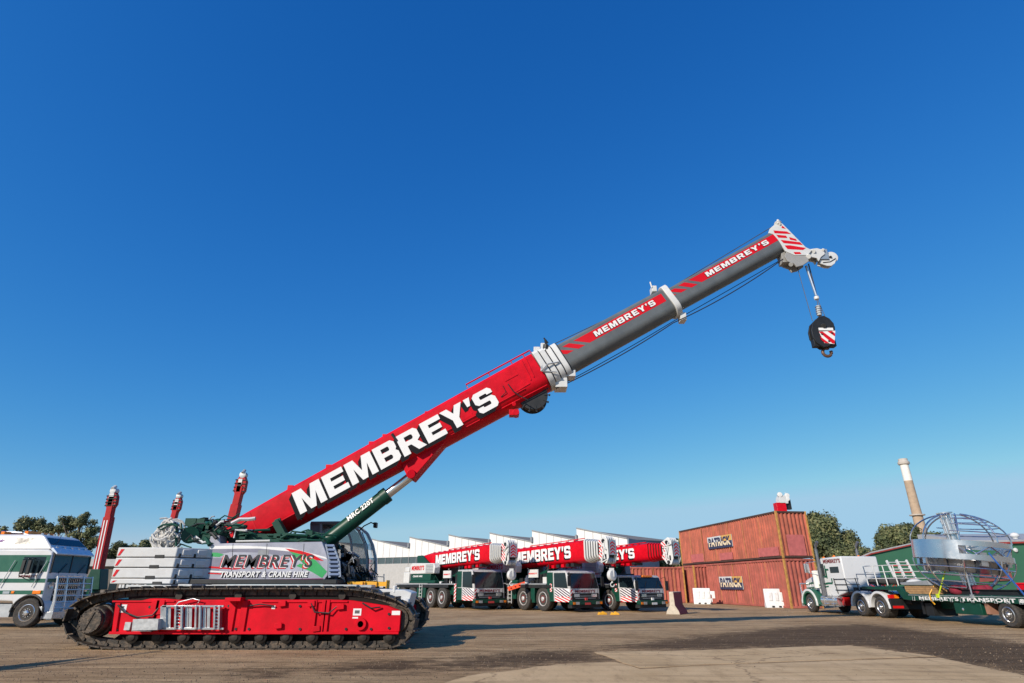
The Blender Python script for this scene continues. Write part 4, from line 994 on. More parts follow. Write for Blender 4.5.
    def rg(x,h,hw):
        t=(x-x0)/(x1-x0); z=zc0+(zc1-zc0)*t; rr=[(-.6*hw,.5*h),(-hw,.42*h),(-hw,-.25*h)]
        for k in range(1,8): a_=math.pi-k*math.pi/8; rr.append((hw*math.cos(a_),-.25*h-.25*h*math.sin(a_)))
        rr+=[(hw,-.25*h),(hw,.42*h),(.6*hw,.5*h)]
        return [Vector((x,a_,z+b_)) for a_,b_ in rr]
    mb=MB(); mb.loft([rg(x0,bh*.85,.5),rg(x0+1.2,bh,.52),rg(x1,bh,.52)]); bo=mb.build('boom',RED,r)
    dz=(zc1-zc0)/(x1-x0); e=Vector((1,0,dz)).normalized(); u=Vector((-dz,0,1)).normalized()
    wl=(x1-x0)*.63; ox=x1-wl-1.35
    if low: wl=(x1-x0)*.72; ox=x1-wl-1.1
    oz=zc0+(ox-x0)*dz-.25*bh
    mb=MB(); g=block(NAME,wl,bh*.56,.004,0,.10)
    for k in range(3): mb.glyphs(g,(ox-.035*(k+1),-.532+.004*k,oz-.03*(k+1)),e,u,1)
    mb.glyphs(g,(ox,-.540,oz),e,u,0); mb.build('boom_lettering',[LETW,LETB],bo,smooth=0)
    mb=MB(); xm=x1-3.0; zz=lambda x:zc0+(x-x0)*dz
    mb.prism([(sx+1.3,1.95),(sx+1.9,1.95),(xm+.3,zz(xm)-bh*.5),(xm-.4,zz(xm)-bh*.5)],'y',-.2,.2,0)
    for k in range(10): x=x0+1.5+k*(x1-x0-2)/10; mb.box((x,-.3,zz(x)+bh*.48),(x+.15,-.1,zz(x)+bh*.48+.08),1)
    mb.tube([(x0+4,-.3,zz(x0+4)+bh*.56),(x1-.2,-.3,zz(x1)+bh*.56)],.03,5,1)
    for k in range(6): x=xm-1+k*.5; mb.box((x,-.45,zz(x)-bh*.62),(x+.3,.3,zz(x)-bh*.48),rr_.choice((1,2)))
    mb.build('boom_support',[DGREEN,RED,DARK],bo)
    n_=6; cm=RED if redcollar else WHITE
    mb=MB()
    for k in range(n_):
        f=1.1-.05*k; a_=x1+k*.2; mb.loft([rg(a_,bh*f*.96,.56*f),rg(a_+.12,bh*f*.96,.56*f)],0); mb.loft([rg(a_+.12,bh*f*.8,.5*f),rg(a_+.2,bh*f*.8,.5*f)],1)
    mb.build('boom_collar',[cm,DARK],bo,bevel=.012)
    # head
    xh=x1+n_*.2; zt=zz(xh)
    hd=MB()
    for sd in (-1,1): hd.prism([(xh-.1,zt+.5),(xh+.35,zt+.75),(xh+.75,zt+.62),(xh+.8,zt-.5),(xh+.6,zt-.85),(xh+.25,zt-.8),(xh-.1,zt-.4)],'y',sd*.36-.03,sd*.36+.03)
    hd.box((xh+.1,-.30,zt-.45),(xh+.66,.30,zt+.5),1); hd.box((xh-.08,-.405,zt+.1),(xh+.5,-.39,zt+.16),1); hd.box((xh+.5,-.41,zt-.6),(xh+.62,-.39,zt-.3),1)  # inner box made dark to stand in for shade in the sheave gaps
    hd.cyl((xh+.4,-.43,zt+.5),(xh+.4,-.39,zt+.5),.13,14,mi=1); hd.cyl((xh+.42,-.43,zt-.7),(xh+.42,-.39,zt-.7),.11,14,mi=1)
    
    for zz_ in (zt+.62,zt-.68): hd.lathe([(.08,-.33),(.2,-.32),(.15,-.2),(.2,-.1),(.15,0),(.2,.1),(.15,.2),(.2,.32),(.08,.33)],(xh+.45,0,zz_),(0,1,0),16)
    for k in range(5): hd.tube([(xh+rr_.uniform(0,.7),-.4,zt+rr_.uniform(-.7,.6)),(xh+rr_.uniform(.2,.9),-.5,zt+rr_.uniform(-.9,.6))],.04,6)
    ho=hd.build('boom_head',[WHITE,DARK],bo,bevel=.015)
    mb=MB(); hazard(mb,(xh-.05,-.396,zt-.55),(1,0,0),(0,0,1),.42,1.1,5,0,1,-.9)
    px_=xh+.81; mb.box((px_-.02,-.3,zt-.35),(px_,.3,zt+.55),2)
    for k in range(4):
        z=zt-.25+k*.19
        for sd in (-1,1):
            mb.add([(px_+.005,0,z+.16),(px_+.005,0,z+.07),(px_+.005,sd*.22,z-.07),(px_+.005,sd*.22,z+.02)],[(0,1,2,3) if sd<0 else (3,2,1,0)],0)
    mb.build('chevron_board',[LETR,LETW,SIL],ho,recalc=False,smooth=0)
    return r,(xh,zt)
HD=R(-53)
cA,hA=mobile_crane((-1.6,44.9),HD,'mobile crane nearest the raised crawler crane, two grey tyres showing behind its cab',[-4.4,-6.1,-9.2,-10.9],2.5)
cB,hB=mobile_crane((4.8,41.3),HD,'mobile crane parked between two others, white collars on its boom and a white cab',[-2.75,-4.9,-7.2,-8.9],2.4,bh=1.42,roof=2.5)
cC,hC=mobile_crane((9.2,41.6),HD,'mobile crane next to the red containers, low dark cab and red boom collars',[-2.6,-5.2,-7.0],2.1,low=True,bh=1.15,roof=2.22,redcollar=True)
# hanging white hook blocks at the boom heads
def world_of(r,v): 
    a=r.rotation_euler[2]; return Vector((r.location[0]+v[0]*math.cos(a)-v[1]*math.sin(a), r.location[1]+v[0]*math.sin(a)+v[1]*math.cos(a), v[2]))
for (r,h,lab,dz,col_) in ((cA,hA,'small white hook block hanging before the crane nearest the crawler',1.5,WHITE),(cB,hB,'small white hook block hanging from the mobile crane parked between two others',1.55,WHITE)):
    p=world_of(r,(h[0]+.6,.0,h[1]-dz)); o=empty('hook_block',p); tag(o,lab,'hook block')
    mb=MB(); mb.lathe([(.05,-.16),(.3,-.14),(.33,-.1),(.33,.1),(.3,.14),(.05,.16)],(0,0,0),(.6,-.8,0),20); mb.box((-.14,-.14,-.1),(.14,.14,.42)); mb.cyl((0,0,-.1),(0,0,-.45),.05); mb.tube([(.12*math.cos(a),0,-.55+.12*math.sin(a)) for a in [R(t) for t in range(90,380,25)]],.035,8)
    mb.build('sheave_block',col_,o,bevel=.015)
    mb=MB(); 
    for k in (-.1,.0,.1): mb.tube([(k,0,.3),(k,0,dz-.6)],.012,5)
    mb.build('hoist_rope',ROPE,o)
# orange fluted barrier plank and black tripod cover by crane A
p=world_of(cA,(.9,1.25,0)); 
o=MB(); a=Vector((p.x-.2,p.y,1.35)); o.bar(a,a+Vector((1.5,-.3,.45)),.32,.28,0,up=(0,0,1)); 
for k in range(5): q=a+Vector((1.5,-.3,.45))*(k/5+.08); o.bar(q+Vector((0,-.16,.03)),q+Vector((.12,-.17,.06)),.2,.05,1)
ob=o.build('float_bag',[mat('orange_fabric',(.75,.08,.02),.7,var=.2),mat('red_fabric',(.45,.02,.02),.7)],bevel=.06); tag(ob,'bright orange padded roll slung beside the first mobile crane cab','padded roll')
# yellow wheel chocks
g_=G(607,614.8)
for k,lab in enumerate(('yellow wheel chock on the ground, the one nearer the crane parked between two others','yellow wheel chock on the ground, the one nearer the low dark cab')):
    r=empty('wheel_chock',(g_.x-.55+k*.72,g_.y,0),R(12-20*k)); tag(r,lab,'wheel chock')
    mb=MB(); mb.prism([(0,0),(.58,0),(.52,.10),(.30,.19),(.24,.11),(.10,.15)],'y',-.12,.12); mb.build('wedge',YEL,r,bevel=.015)
    mb=MB(); mb.tube([(.1,0,.13),(.2,0,.2),(.3,0,.19)],.015,6); mb.build('handle',DARK,r)
# ================================================================== WAREHOUSE
fac=mat('white_cladding',(.66,.66,.65),.6,var=.04,scale=.4)
wh=empty('warehouse',(-10,100,0)); tag(wh,'long white sawtooth roofed warehouse behind the mobile cranes','warehouse')
MW=Matrix.Translation(-Vector(wh.location))
# facade line: world depth varies linearly with x
def wp(px,py):  # point on the facade's vertical plane through two ground anchors
    ax_,ay_=(-24.2,103.); bx_,by_=(9.2,83.)
    r_=ray(px,py); dx,dy=bx_-ax_,by_-ay_
    # ax+u dx = t r0 ; ay+u dy = t r1
    det=dx*(-r_[1])-dy*(-r_[0]); u=((-ax_)*(-r_[1])-(-ay_)*(-r_[0]))/det; t=(ay_+u*dy)/r_[1]
    return Vector((ax_+u*dx,ay_+u*dy,EYE+r_[2]*t))
fn=Vector((20.,33.4,0)).normalized()     # into the building
teeth=[((333,541),(372,549.8)),((372,539),(409.6,548.2)),((409.8,537),(448.6,546.3)),((448.8,534.7),(489.6,543.6)),((489.8,532.8),(531.8,541.8)),((532,530.4),(576.2,540)),((576.4,528),(627,538.3))]
ZS1=wp(390,557.5).z; ZS0=wp(390,563.8).z
mbw=MB(MW); mbr=MB(MW); mbs=MB(MW); mbl=MB(MW); mbd=MB(MW)
for (a,b2) in teeth:
    A=wp(*a); B=wp(*b2); Bt=Vector((B.x,B.y,B.z)); z0=ZS1; 
    a0=Vector((A.x,A.y,0)); b0=Vector((B.x,B.y,0)); D=fn*26
    # white upper wall (prism with thickness .2)
    mbw.loft([[a0+Vector((0,0,z0)),b0+Vector((0,0,z0)),B,A],[v+fn*.25 for v in (a0+Vector((0,0,z0)),b0+Vector((0,0,z0)),B,A)]])
    # roof: shallow plane starting just below the peak
    A2=A+fn*.26-Vector((0,0,.12)); B2=B+fn*.26+Vector((0,0,-.1)); 
    mbr.loft([[A2,B2,B2-Vector((0,0,.2)),A2-Vector((0,0,.2))],[A2+D,B2+D+Vector((0,0,1.1)),B2+D,A2+D-Vector((0,0,.2))]])
    # vertical glazing at the left edge of each tooth
    mbd.loft([[a0+fn*.3+Vector((.0,0,z0)),A2-Vector((0,0,.25)),A2-Vector((-.1,0,.25)),a0+fn*.3+Vector((.1,0,z0))],[a0+fn*.3+Vector((0,0,z0))+D,A2+D-Vector((0,0,.25)),A2+D-Vector((-.1,0,.25)),a0+fn*.3+Vector((.1,0,z0))+D]])
    # window strip and lower wall
    mbs=MB(MW)
    dn=(b0-a0)
    mbs.loft([[a0+fn*.1+Vector((0,0,ZS0)),b0+fn*.1+Vector((0,0,ZS0)),b0+fn*.1+Vector((0,0,ZS1)),a0+fn*.1+Vector((0,0,ZS1))],[v+fn*.2 for v in (a0+fn*.1+Vector((0,0,ZS0)),b0+fn*.1+Vector((0,0,ZS0)),b0+fn*.1+Vector((0,0,ZS1)),a0+fn*.1+Vector((0,0,ZS1)))]])
    for k in range(5): q=a0+dn*(k/5)+fn*.05; mbs.bar(q+Vector((0,0,ZS0)),q+Vector((0,0,ZS1)),.1,.1,1)
    mbs.build('window',[mat('strip_glass',(.07,.10,.11),.3),GREYP],wh)
    mbl.loft([[a0,b0,b0+Vector((0,0,ZS0)),a0+Vector((0,0,ZS0))],[v+fn*.25 for v in (a0,b0,b0+Vector((0,0,ZS0)),a0+Vector((0,0,ZS0)))]])
    # sheet joints and gutter
    for k in range(1,6): q=a0+dn*(k/6)-fn*.012; zt_=A.z+(B.z-A.z)*k/6; mbd.bar(q+Vector((0,0,z0+.05)),q+Vector((0,0,zt_-.1)),.05,.02)
    mbd.bar(A-fn*.06,B-fn*.06,.12,.14)
    # dark downpipe/vent at junction
    mbd.cyl(A-fn*.2-Vector((0,0,1.6)),A-fn*.2-Vector((0,0,.9)),.16,8)
mbw.build('wall',fac,wh,split='all'); mbr.build('roof',mat('weathered_roof',(.21,.19,.165),.8,var=.15,scale=1),wh,split='all'); mbl.build('lower_wall',mat('pale_brick',(.40,.40,.39),.8,var=.1,scale=3,bump=.2,bscale=8),wh); mbd.build('downpipe',GREYP,wh,split='all')
B=wp(627,538.3); mb=MB(MW); b0=Vector((B.x,B.y,0)); mb.loft([[b0,B,B+fn*12,b0+fn*12],[b0+Vector((.2,.0,0)),B+Vector((.2,0,0)),B+fn*12+Vector((.2,0,0)),b0+fn*12+Vector((.2,0,0))]])
mb.build('end_wall',mat('bluegrey_cladding',(.22,.26,.31),.6),wh)
# ================================================================== CONTAINERS
def rust(name,c):
    return mat(name,c,.8,var=.28,scale=1.1,dirt=.9,dirtc=(.15,.062,.035),streak=1,bump=.3,bscale=4)
CR=rust('container_red',(.44,.12,.075)); CR2=rust('container_red_faded',(.40,.105,.078)); FADE=mat('faded_patch',(.46,.12,.11),.8,var=.2); CY_=mat('rusty_yellow',(.50,.26,.06),.7,var=.35,dirt=.7,dirtc=(.2,.07,.03),scale=3); CDK=mat('container_dark',(.06,.03,.022),.8,var=.3)
def corr(mb,o,xd,zd,L_,H_,pitch,dep,nrm,mi=0):
    """corrugated sheet from o along xd with height zd*H; ridges out along nrm"""
    n=int(L_/pitch); pitch=L_/n; pts=[]
    for k in range(n):
        a=k*pitch
        for f,d in ((0,0),(.28,0),(.42,-dep),(.86,-dep)): pts.append((a+f*pitch,d))
    pts.append((L_,0))
    vs=[o+xd*a+nrm*d for a,d in pts]+[o+xd*a+nrm*d+zd*H_ for a,d in pts]; m_=len(pts)
    mb.add(vs,[(i,i+1,i+1+m_,i+m_) for i in range(m_-1)],mi)
def container(loc,ang,z,L_,W_,H_,label,sign=None,body=CR,patches=(),group='stacked red shipping containers'):
    # local x runs from the near corner away along the long side, y across to the right
    r=empty('shipping_container',(loc[0],loc[1],z),ang); tag(r,label,'container',group=group)
    X=Vector((1,0,0)); Y_=Vector((0,-1,0)); Z=Vector((0,0,1))    # y negative = to the right when x points away
    mb=MB(); t=.14
    corr(mb,Vector((t,-.03,.16)),X,Z,L_-2*t,H_-.3,.36,.10,Vector((0,1,0)))
    corr(mb,Vector((t,-W_+.03,.16)),X,Z,L_-2*t,H_-.3,.30,.07,Vector((0,-1,0)))
    corr(mb,Vector((.03,-t,.16)),Y_,Z,W_-2*t,H_-.3,.30,.10,Vector((-1,0,0)))
    corr(mb,Vector((L_-.03,-t,.16)),Y_,Z,W_-2*t,H_-.3,.27,.06,Vector((1,0,0)))
    mb.box((t*.5,-.1,H_-.1),(L_-t*.5,-W_+.1,H_-.02)); mb.box((.1,-.1,.05),(L_-.1,-W_+.1,.15))
    bd=mb.build('wall',body,r,smooth=0,recalc=False)
    mb=MB()
    for x in (0,L_-t):
        for y in (0,-W_+t): mb.box((x,y,0),(x+t,y-t,H_))
    mb.build('corner_post',CY_,r,bevel=.01,split='all')
    mb=MB()
    for z0,z1 in ((.02,.17),(H_-.15,H_-.01)):
        for y in (.0,-W_+.1): mb.box((t,y,z0),(L_-t,y-.1,z1))
        for x in (0.,L_-.1): mb.box((x,-t,z0),(x+.1,-W_+t,z1))
    mb.build('rail',CDK if z>.5 else body,r,bevel=.01)
    mb=MB()
    for k in range(1,7): x=L_*k/7; mb.box((x,-.04,.17),(x+.06,.004,H_-.16))
    mb.build('seam_post',mat('seam_rust',(.50,.20,.09),.8,var=.3),r,split='all')
    if patches:
        mb=MB()
        for (f,x0,z0,x1,z1) in patches:
            if f=='s': mb.add([(x0,.006,z0),(x1,.006,z0),(x1,.006,z1),(x0,.006,z1)],[(0,1,2,3)])
            else: mb.add([(-.033+.0,-x0,z0),(-.033,-x1,z0),(-.033,-x1,z1),(-.033,-x0,z1)],[(0,1,2,3)])
        mb.build('faded_patch',FADE,r,smooth=0,split='all')
    if sign:
        x0,z0,x1,z1=sign; w_=x1-x0; h_=z1-z0; zm=z0+h_*.52; xm=x0+w_*.42
        mb=MB(); mb.box((x0,.01,z0),(x1,.05,z1),0); sg=mb.build('sign',[WHITE],r)
        # upper half: navy letters on cream and amber; lower half: cream letters on navy
        mb=MB(); mb.box((x0,.05,zm),(xm,.056,z1),1); mb.box((x0+.03,.05,z0-.02),(x1-.03,.058,zm),0)
        g=text("PATRICK",w_*.9,h_*.74,.003,.05,0)
        up_=clip_glyph(g,h_*.36,True); lo_=clip_glyph(g,h_*.36,False); ox=x1-w_*.05; oz=zm-h_*.36
        mb.glyphs(up_,(ox,.066,oz),(-1,0,0),(0,0,1),0); mb.glyphs(lo_,(ox,.066,oz),(-1,0,0),(0,0,1),2)
        mb.build('lettering',[mat('navy_vinyl',(.03,.035,.08),.6),mat('amber_board',(.62,.36,.10),.6),mat('cream_vinyl',(.75,.62,.42),.6)],sg,smooth=0)
    return r
nb=P(775,510.7,47.0); c1_=Vector((nb.x,47.0)); zt=nb.z
r_=ray(678.5,531); t_=(zt-EYE)/r_[2]; c2_=Vector((r_[0]*t_,r_[1]*t_)); Lc=(c2_-c1_).length; angc=math.atan2(c2_.y-c1_.y,c2_.x-c1_.x)
r_=ray(804.5,511.5); t_=(zt-EYE)/r_[2]; c3_=Vector((r_[0]*t_,r_[1]*t_)); Wc=abs((c3_-c1_).dot(Vector((math.sin(angc),-math.cos(angc)))))
Hc=zt/2
container(c1_,angc,0,Lc,Wc,Hc-.02,'rusty red corrugated shipping container standing on the ground, carrying another one',sign=(6.6,.36*Hc,10.8,.66*Hc),body=CR2,patches=())
container(c1_-Vector((.0,0)),angc,Hc+.02,Lc,Wc,Hc-.02,'rusty orange-red shipping container on top of another, yellow edged near corner',sign=(7.4,.36*Hc,12.2,.66*Hc),patches=(('s',.4,.2,3.4,.85),('s',7.7,.2,10.2,.8),('s',13.5,.2,16.4,.95),('e',.55,.18,2.0,1.7)))
# third container, behind crane C, left of the stack
p=P(682,566,62); container((p.x+.5,60),R(96),0,9,2.5,p.z,'lone red shipping container on the ground behind the cranes',body=CR2,group=None)
container((p.x-.0,61.5),R(178),0,7,2.5,p.z-.1,'red shipping container seen end on between crane and container stack',body=CR2,group=None)
# raised boom head visible above the containers
def raised_boom(name,pxs,Y,label,base_h=1.2,white=True,wd=.5,tip=None):
    a=P(*pxs[0],Y); b2=P(*pxs[1],Y)          # tip (top), lower visible end
    d=(a-b2).normalized(); full=b2-d*((b2.z-base_h)/max(.2,d.z))
    r=empty('lorry_crane',(full.x,full.y,0)); tag(r,label,'crane')
    M0=Matrix.Translation(-Vector((full.x,full.y,0)))
    mb=MB(M0); n=Vector((d.z,0,-d.x)); 
    mb.bar(full,full.lerp(a,.72),wd*1.15,wd*1.2,0,up=(0,1,0)); bo=mb.build('lower_boom',RED2,r,bevel=.03)
    mb=MB(M0); mb.bar(full.lerp(a,.70),full.lerp(a,.90),wd*.95,wd,0,up=(0,1,0)); mb.build('upper_boom',RED2,r,bevel=.03)
    mb=MB(M0); e0=full.lerp(a,.82); L3=(a-e0).length
    mb.loft([[e0+d*(L3*t)+n*(wd*wx*sx_)+Vector((0,wd*.4*sy_,0)) for sx_,sy_ in ((-1,-1),(1,-1),(1,1),(-1,1))] for t,wx in ((0,.5),(.2,.78),(.7,.72),(.9,.42),(1.,.3))],0)
    for t in (.15,.35,.55,.75):
        mb.cyl(e0+d*(L3*t)+n*(-wd*.8)-Vector((0,wd*.4,0)),e0+d*(L3*t)+n*(wd*.9)-Vector((0,wd*.4,0)),.04,8,mi=1)
    for t in (.2,.4,.6): mb.box(e0+d*(L3*t)+Vector((-.15,-wd*.5,-.1)),e0+d*(L3*t)+Vector((.1,-wd*.4,.25)),rnd.choice((1,2)))
    mb.build('boom_tip',[RED2,DARK,WHITE],r)
    mb=MB(M0); q=a+d*.05; mb.lathe([(.06,-.2),(wd*.45,-.18),(wd*.45,.18),(.06,.2)],q,(0,1,0),16); mb.cyl(q+d*.1-Vector((0,.22,0)),q+d*wd*.7,.1,8); mb.build('sheave',WHITE if white else GALV,r)
    if white:
        mb=MB(M0)
        for s_ in (-.22,.22): mb.bar(full.lerp(a,.1)+n*wd*s_-Vector((0,wd*.62,0)),full.lerp(a,.68)+n*wd*s_-Vector((0,wd*.62,0)),.05,.02,up=(0,1,0))
        mb.build('edge_stripe',LETW,r)
    # mounting: green column and carrier body standing on the ground
    mb=MB(M0); mb.cyl((full.x,full.y,.9),(full.x,full.y,base_h+.3),.3,16); mb.prism([(full.x-.4,base_h-.2),(full.x+.5,base_h-.2),(full.x+.3,base_h+.8),(full.x-.2,base_h+.8)],'y',full.y-.35,full.y+.35)
    mb.build('slew_column',DGREEN,r,bevel=.03)
    mb=MB(M0); mb.box((full.x-2.6,full.y-1.2,.75),(full.x+2.6,full.y+1.2,.98)); mb.box((full.x-2.4,full.y-1.25,.98),(full.x-.6,full.y+1.25,1.3)); mb.build('carrier',DGREEN,r,bevel=.03)
    for x in (-1.7,1.7):
        for sd in (-1,1): wheel(r,(x,sd*1.2,.5),sd,.5,.3)
    return r
raised_boom('a',((114.5,492),(97,576)),33,'tall raised red boom with white edge lines rising behind the white cab-over truck',1.6,True,.35)
raised_boom('b',((179.5,497),(172,525)),42,'short raised red boom tip rising behind the white hose bundle',1.7,False,.37)
raised_boom('c',((243.5,476),(232,523)),38,'raised red boom tip with pale sheave beside the heel of the big boom',1.7,False,.45)
# white crane head over the container stack
Yh=66; a=P(781,495,Yh); b2=P(779,512,Yh)
r=empty('crane_head',(b2.x,Yh,0)); tag(r,'red boom with white sheave head poking up behind the container stack','crane head')
M0=Matrix.Translation(-Vector(r.location)); mb=MB(M0)
mb.bar((b2.x+.25,Yh,.0),(b2.x+.2,Yh,P(780,503,Yh).z),1.05,.9,0); mb.build('mast',RED,r,bevel=.03)
mb=MB(M0); z=P(780,503,Yh).z
mb.prism([(a.x-.45,z-.1),(a.x+.45,z-.1),(a.x+.55,z+.35),(a.x+.2,z+.75),(a.x-.3,z+.8),(a.x-.5,z+.4)],'y',Yh-.45,Yh+.45)
for dx,dz_ in ((-.28,.85),(.5,.75),(.45,.4)): mb.lathe([(.05,-.2),(.27,-.17),(.27,.17),(.05,.2)],(a.x+dx,Yh-.3,z+dz_),(.3,1,0),14)
mb.tube([(a.x-.8,Yh,z-.05),(a.x-.3,Yh,z+.1)],.04,6); mb.tube([(a.x+.5,Yh,z+.9),(a.x+.5,Yh,z+1.15)],.03,6)
mb.build('sheave_head',WHITE,r,bevel=.02)
mb=MB(M0); mb.box((a.x+.48,Yh-.2,z-.7),(a.x+.85,Yh+.3,z+.35)); mb.build('hose_box',DARK,r)
# ================================================================== BARRIERS
def plastic_barrier(pix,yaw,label,Lb=1.9,Hb=1.35):
    g=G(*pix); r=empty('barrier',(g.x,g.y,0),yaw); tag(r,label,'barrier')
    mb=MB(); mb.prism([(-.3,0),(.3,0),(.28,.25),(.12,.5),(.1,Hb),(-.1,Hb),(-.12,.5),(-.28,.25)],'x',-Lb/2,Lb/2); b_=mb.build('body',PLAST,r,bevel=.04)
    mb=MB()
    for k in range(4): x=-Lb/2+.28+k*.44; mb.box((x,-.17,.5),(x+.28,-.11,Hb-.25))
    for k in range(3): x=-Lb/2+.4+k*.5; mb.box((x,-.32,.04),(x+.2,-.27,.16),1)
    mb.box((Lb/2,-.08,.2),(Lb/2+.12,.08,.5)); mb.box((Lb/2,-.08,.8),(Lb/2+.12,.08,1.1)); mb.box((Lb/2-.02,-.09,.55),(Lb/2+.02,.09,.75),1)
    mb.build('moulded_rib',[PLAST,DARK],b_,bevel=.02)
plastic_barrier((703,604.4),R(-20),'white plastic barrier alone near the far end of the red containers',1.5,1.35)
plastic_barrier((779,608),R(-8),'white plastic barrier at the near corner of the red containers, beside the truck',1.9,1.35)
g=G(679,613.8); r=empty('barrier',(g.x,g.y,0),R(60)); tag(r,'concrete road barrier with red painted side beside the low crane cab','barrier')
mb=MB(); mb.prism([(-.42,0),(.42,0),(.36,.2),(.16,.5),(.13,1.25),(-.13,1.25),(-.16,.5),(-.36,.2)],'x',-1.3,.5,0); mb.build('body',CONC,r,bevel=.03)
mb=MB(); mb.prism([(-.428,.01),(-.368,.2),(-.168,.5),(-.138,1.22),(-.132,1.22),(-.162,.5),(-.362,.2),(-.42,.01)],'x',-1.29,.49,0); mb.build('painted_side',mat('dull_red',(.30,.05,.05),.8,var=.25),r)
# ================================================================== LEFT CAB-OVER TRUCK
g=G(22,628.0); fx=P(48.5,575,g.y).x
lt=empty('truck',(fx,g.y+1.25,0)); tag(lt,'white cab-over truck with green stripes, purple roof lettering and alloy bull bar','truck')
wx=g.x-fx                       # front axle
GS=mat('truck_green',(.010,.10,.06),.35,var=.08,coat=.2)
TW_=mat('truck_white',(.62,.63,.63),.3,var=.03,coat=.3)
mb=MB()
def arc(cx,cz,r_,a0,a1,n=10): return [(cx+r_*math.cos(R(a0+(a1-a0)*i/n)),cz+r_*math.sin(R(a0+(a1-a0)*i/n))) for i in range(n+1)]
prof=[(0,.5),(0,1.6),(-.10,2.95),(-.35,3.05),(-3.6,3.05),(-3.6,1.1),(wx-.75,1.0)]+arc(wx,.56,.66,165,15)+[(wx+.66,.5)]
mb.prism(prof,'y',-1.25,1.25); body=mb.build('cab',TW_,lt,bevel=.05)
mb=MB()  # high sleeper roof: tapered
def sec(z,x0,x1,hy): return [Vector((x0,-hy,z)),Vector((x1,-hy,z)),Vector((x1,hy,z)),Vector((x0,hy,z))]
mb.loft([sec(3.05,-3.6,-.20,1.22),sec(3.20,-3.6,-.32,1.2),sec(3.60,-3.55,-.78,1.10),sec(3.68,-3.5,-1.0,1.0)]); mb.build('sleeper_roof',TW_,body,bevel=.04)
mb=MB()
mb.add([(-1.9,-1.19,3.26),(-.48,-1.195,3.25),(-.82,-1.12,3.55),(-1.95,-1.12,3.55)],[(0,1,2,3)]); mb.add([(-1.9,1.19,3.26),(-.48,1.195,3.25),(-.82,1.12,3.55),(-1.95,1.12,3.55)],[(3,2,1,0)])
mb.add([(-.37,-1.1,3.26),(-.37,1.1,3.26),(-.70,1.02,3.55),(-.70,-1.02,3.55)],[(0,1,2,3)]); mb.build('roof_window',GLASS,body,smooth=0,recalc=False,split='all')
mb=MB(); mb.add([(-.035,-1.14,2.12),(-.035,1.14,2.12),(-.065,1.12,2.82),(-.065,-1.12,2.82)],[(0,1,2,3)]); mb.build('windscreen',mat('truck_glass',(.022,.13,.17),.2,spec=.08),body,recalc=False,smooth=0)
mb=MB(); mb.bar((-.03,0,2.12),(-.06,0,2.84),.05,.03,up=(1,0,0))
for y in (-.7,.5): mb.tube([(.0,y,2.1),(-.01,y+.4,2.5)],.015,5)
for sd in (-1,1): mb.bar((-.02,sd*1.16,2.1),(-.05,sd*1.15,2.84),.07,.04,up=(1,0,0))
mb.build('windscreen_wiper',DARK,body)
mb=MB(); mb.prism([(-.28,3.06),(.06,2.84),(.08,2.90),(-.2,3.14)],'y',-1.2,1.2); mb.build('sun_visor',mat('visor_white',(.62,.70,.78),.35),body,bevel=.02)
mb=MB()
sy_=-1.256
mb.add([(-2.6,sy_,2.15),(-.12,sy_,2.15),(-.13,sy_,2.82),(-2.85,sy_,2.82)],[(0,1,2,3)],0)      # green side panel round the window
mb.add([(-3.3,sy_,1.72),(-.06,sy_,1.72),(-.07,sy_,1.88),(-3.0,sy_,1.88),(-3.3,sy_,2.35),(-3.6,sy_,2.35)],[(0,1,2,3,4,5)],0)
mb.add([(-3.58,sy_,1.27),(-.03,sy_,1.27),(-.03,sy_,1.42),(-3.58,sy_,1.42)],[(0,1,2,3)],0)
for x0 in (-3.0,-2.4,-1.7): mb.box((x0,sy_-.012,1.29),(x0+.28,sy_,1.39),1)
mb.box((-.012,-1.2,1.74),(-.004,1.2,1.88),0)
mb.build('stripe',[GS,CHROME],body,smooth=0)
mb=MB(); mb.add([(-1.25,sy_-.004,2.1),(-.3,sy_-.004,2.1),(-.3,sy_-.004,2.75),(-1.25,sy_-.004,2.75)],[(0,1,2,3)]); mb.build('side_window',GLASS,body,smooth=0)
mb=MB(); mb.box((-.45,sy_-.03,1.28),(-.1,sy_,1.42),0); mb.box((-1.35,sy_-.02,1.3),(-1.22,sy_,1.4),0); mb.build('side_lamp',ORANGE,body,bevel=.02,split='all')
mb=MB()
for x in (-2.45,-1.55,-.18): mb.tube([(x-.35,sy_-.06,1.55),(x,sy_-.06,2.6)],.016,6)
mb.build('grab_handle',CHROME,body,split='all')
mb=MB()
for x in (-.75,-1.0): mb.box((x,sy_-.36,2.05),(x+.13,sy_-.28,2.6)); mb.tube([(x,sy_,2.68),(x,sy_-.32,2.62),(x,sy_-.32,2.0),(x,sy_,1.9)],.02,6)
mb.build('mirror',DARK,body,bevel=.02,split=lambda c:c.x>-.85)
mb=MB(); rnd2=random.Random(2)
g_=text("MEMBREY'S",.8,.09,.003,.02,.2); mb.glyphs(g_,(-1.25,sy_-.006,1.93),(1,0,0),(0,0,1),0)
g_=text("mjr",.5,.2,.003,.02,.3); mb.glyphs(g_,(-2.9,-1.20,3.30),(1,0,.0),(0,.25,.97),1)
mb.build('lettering',[LETM,mat('purple_text',(.2,.02,.3),.5)],body,smooth=0)
mb=MB()   # roof marker lights and horns
for k in range(5): mb.lathe([(.07,-.02),(.07,.05),(.02,.09)],(-.24,-.9+k*.45,3.11),(0,0,1),10,mi=1)
for k in range(6): mb.lathe([(.05,0),(.05,.05),(.01,.07)],(-1.05,-.9+k*.36,3.68),(0,0,1),8,mi=1)
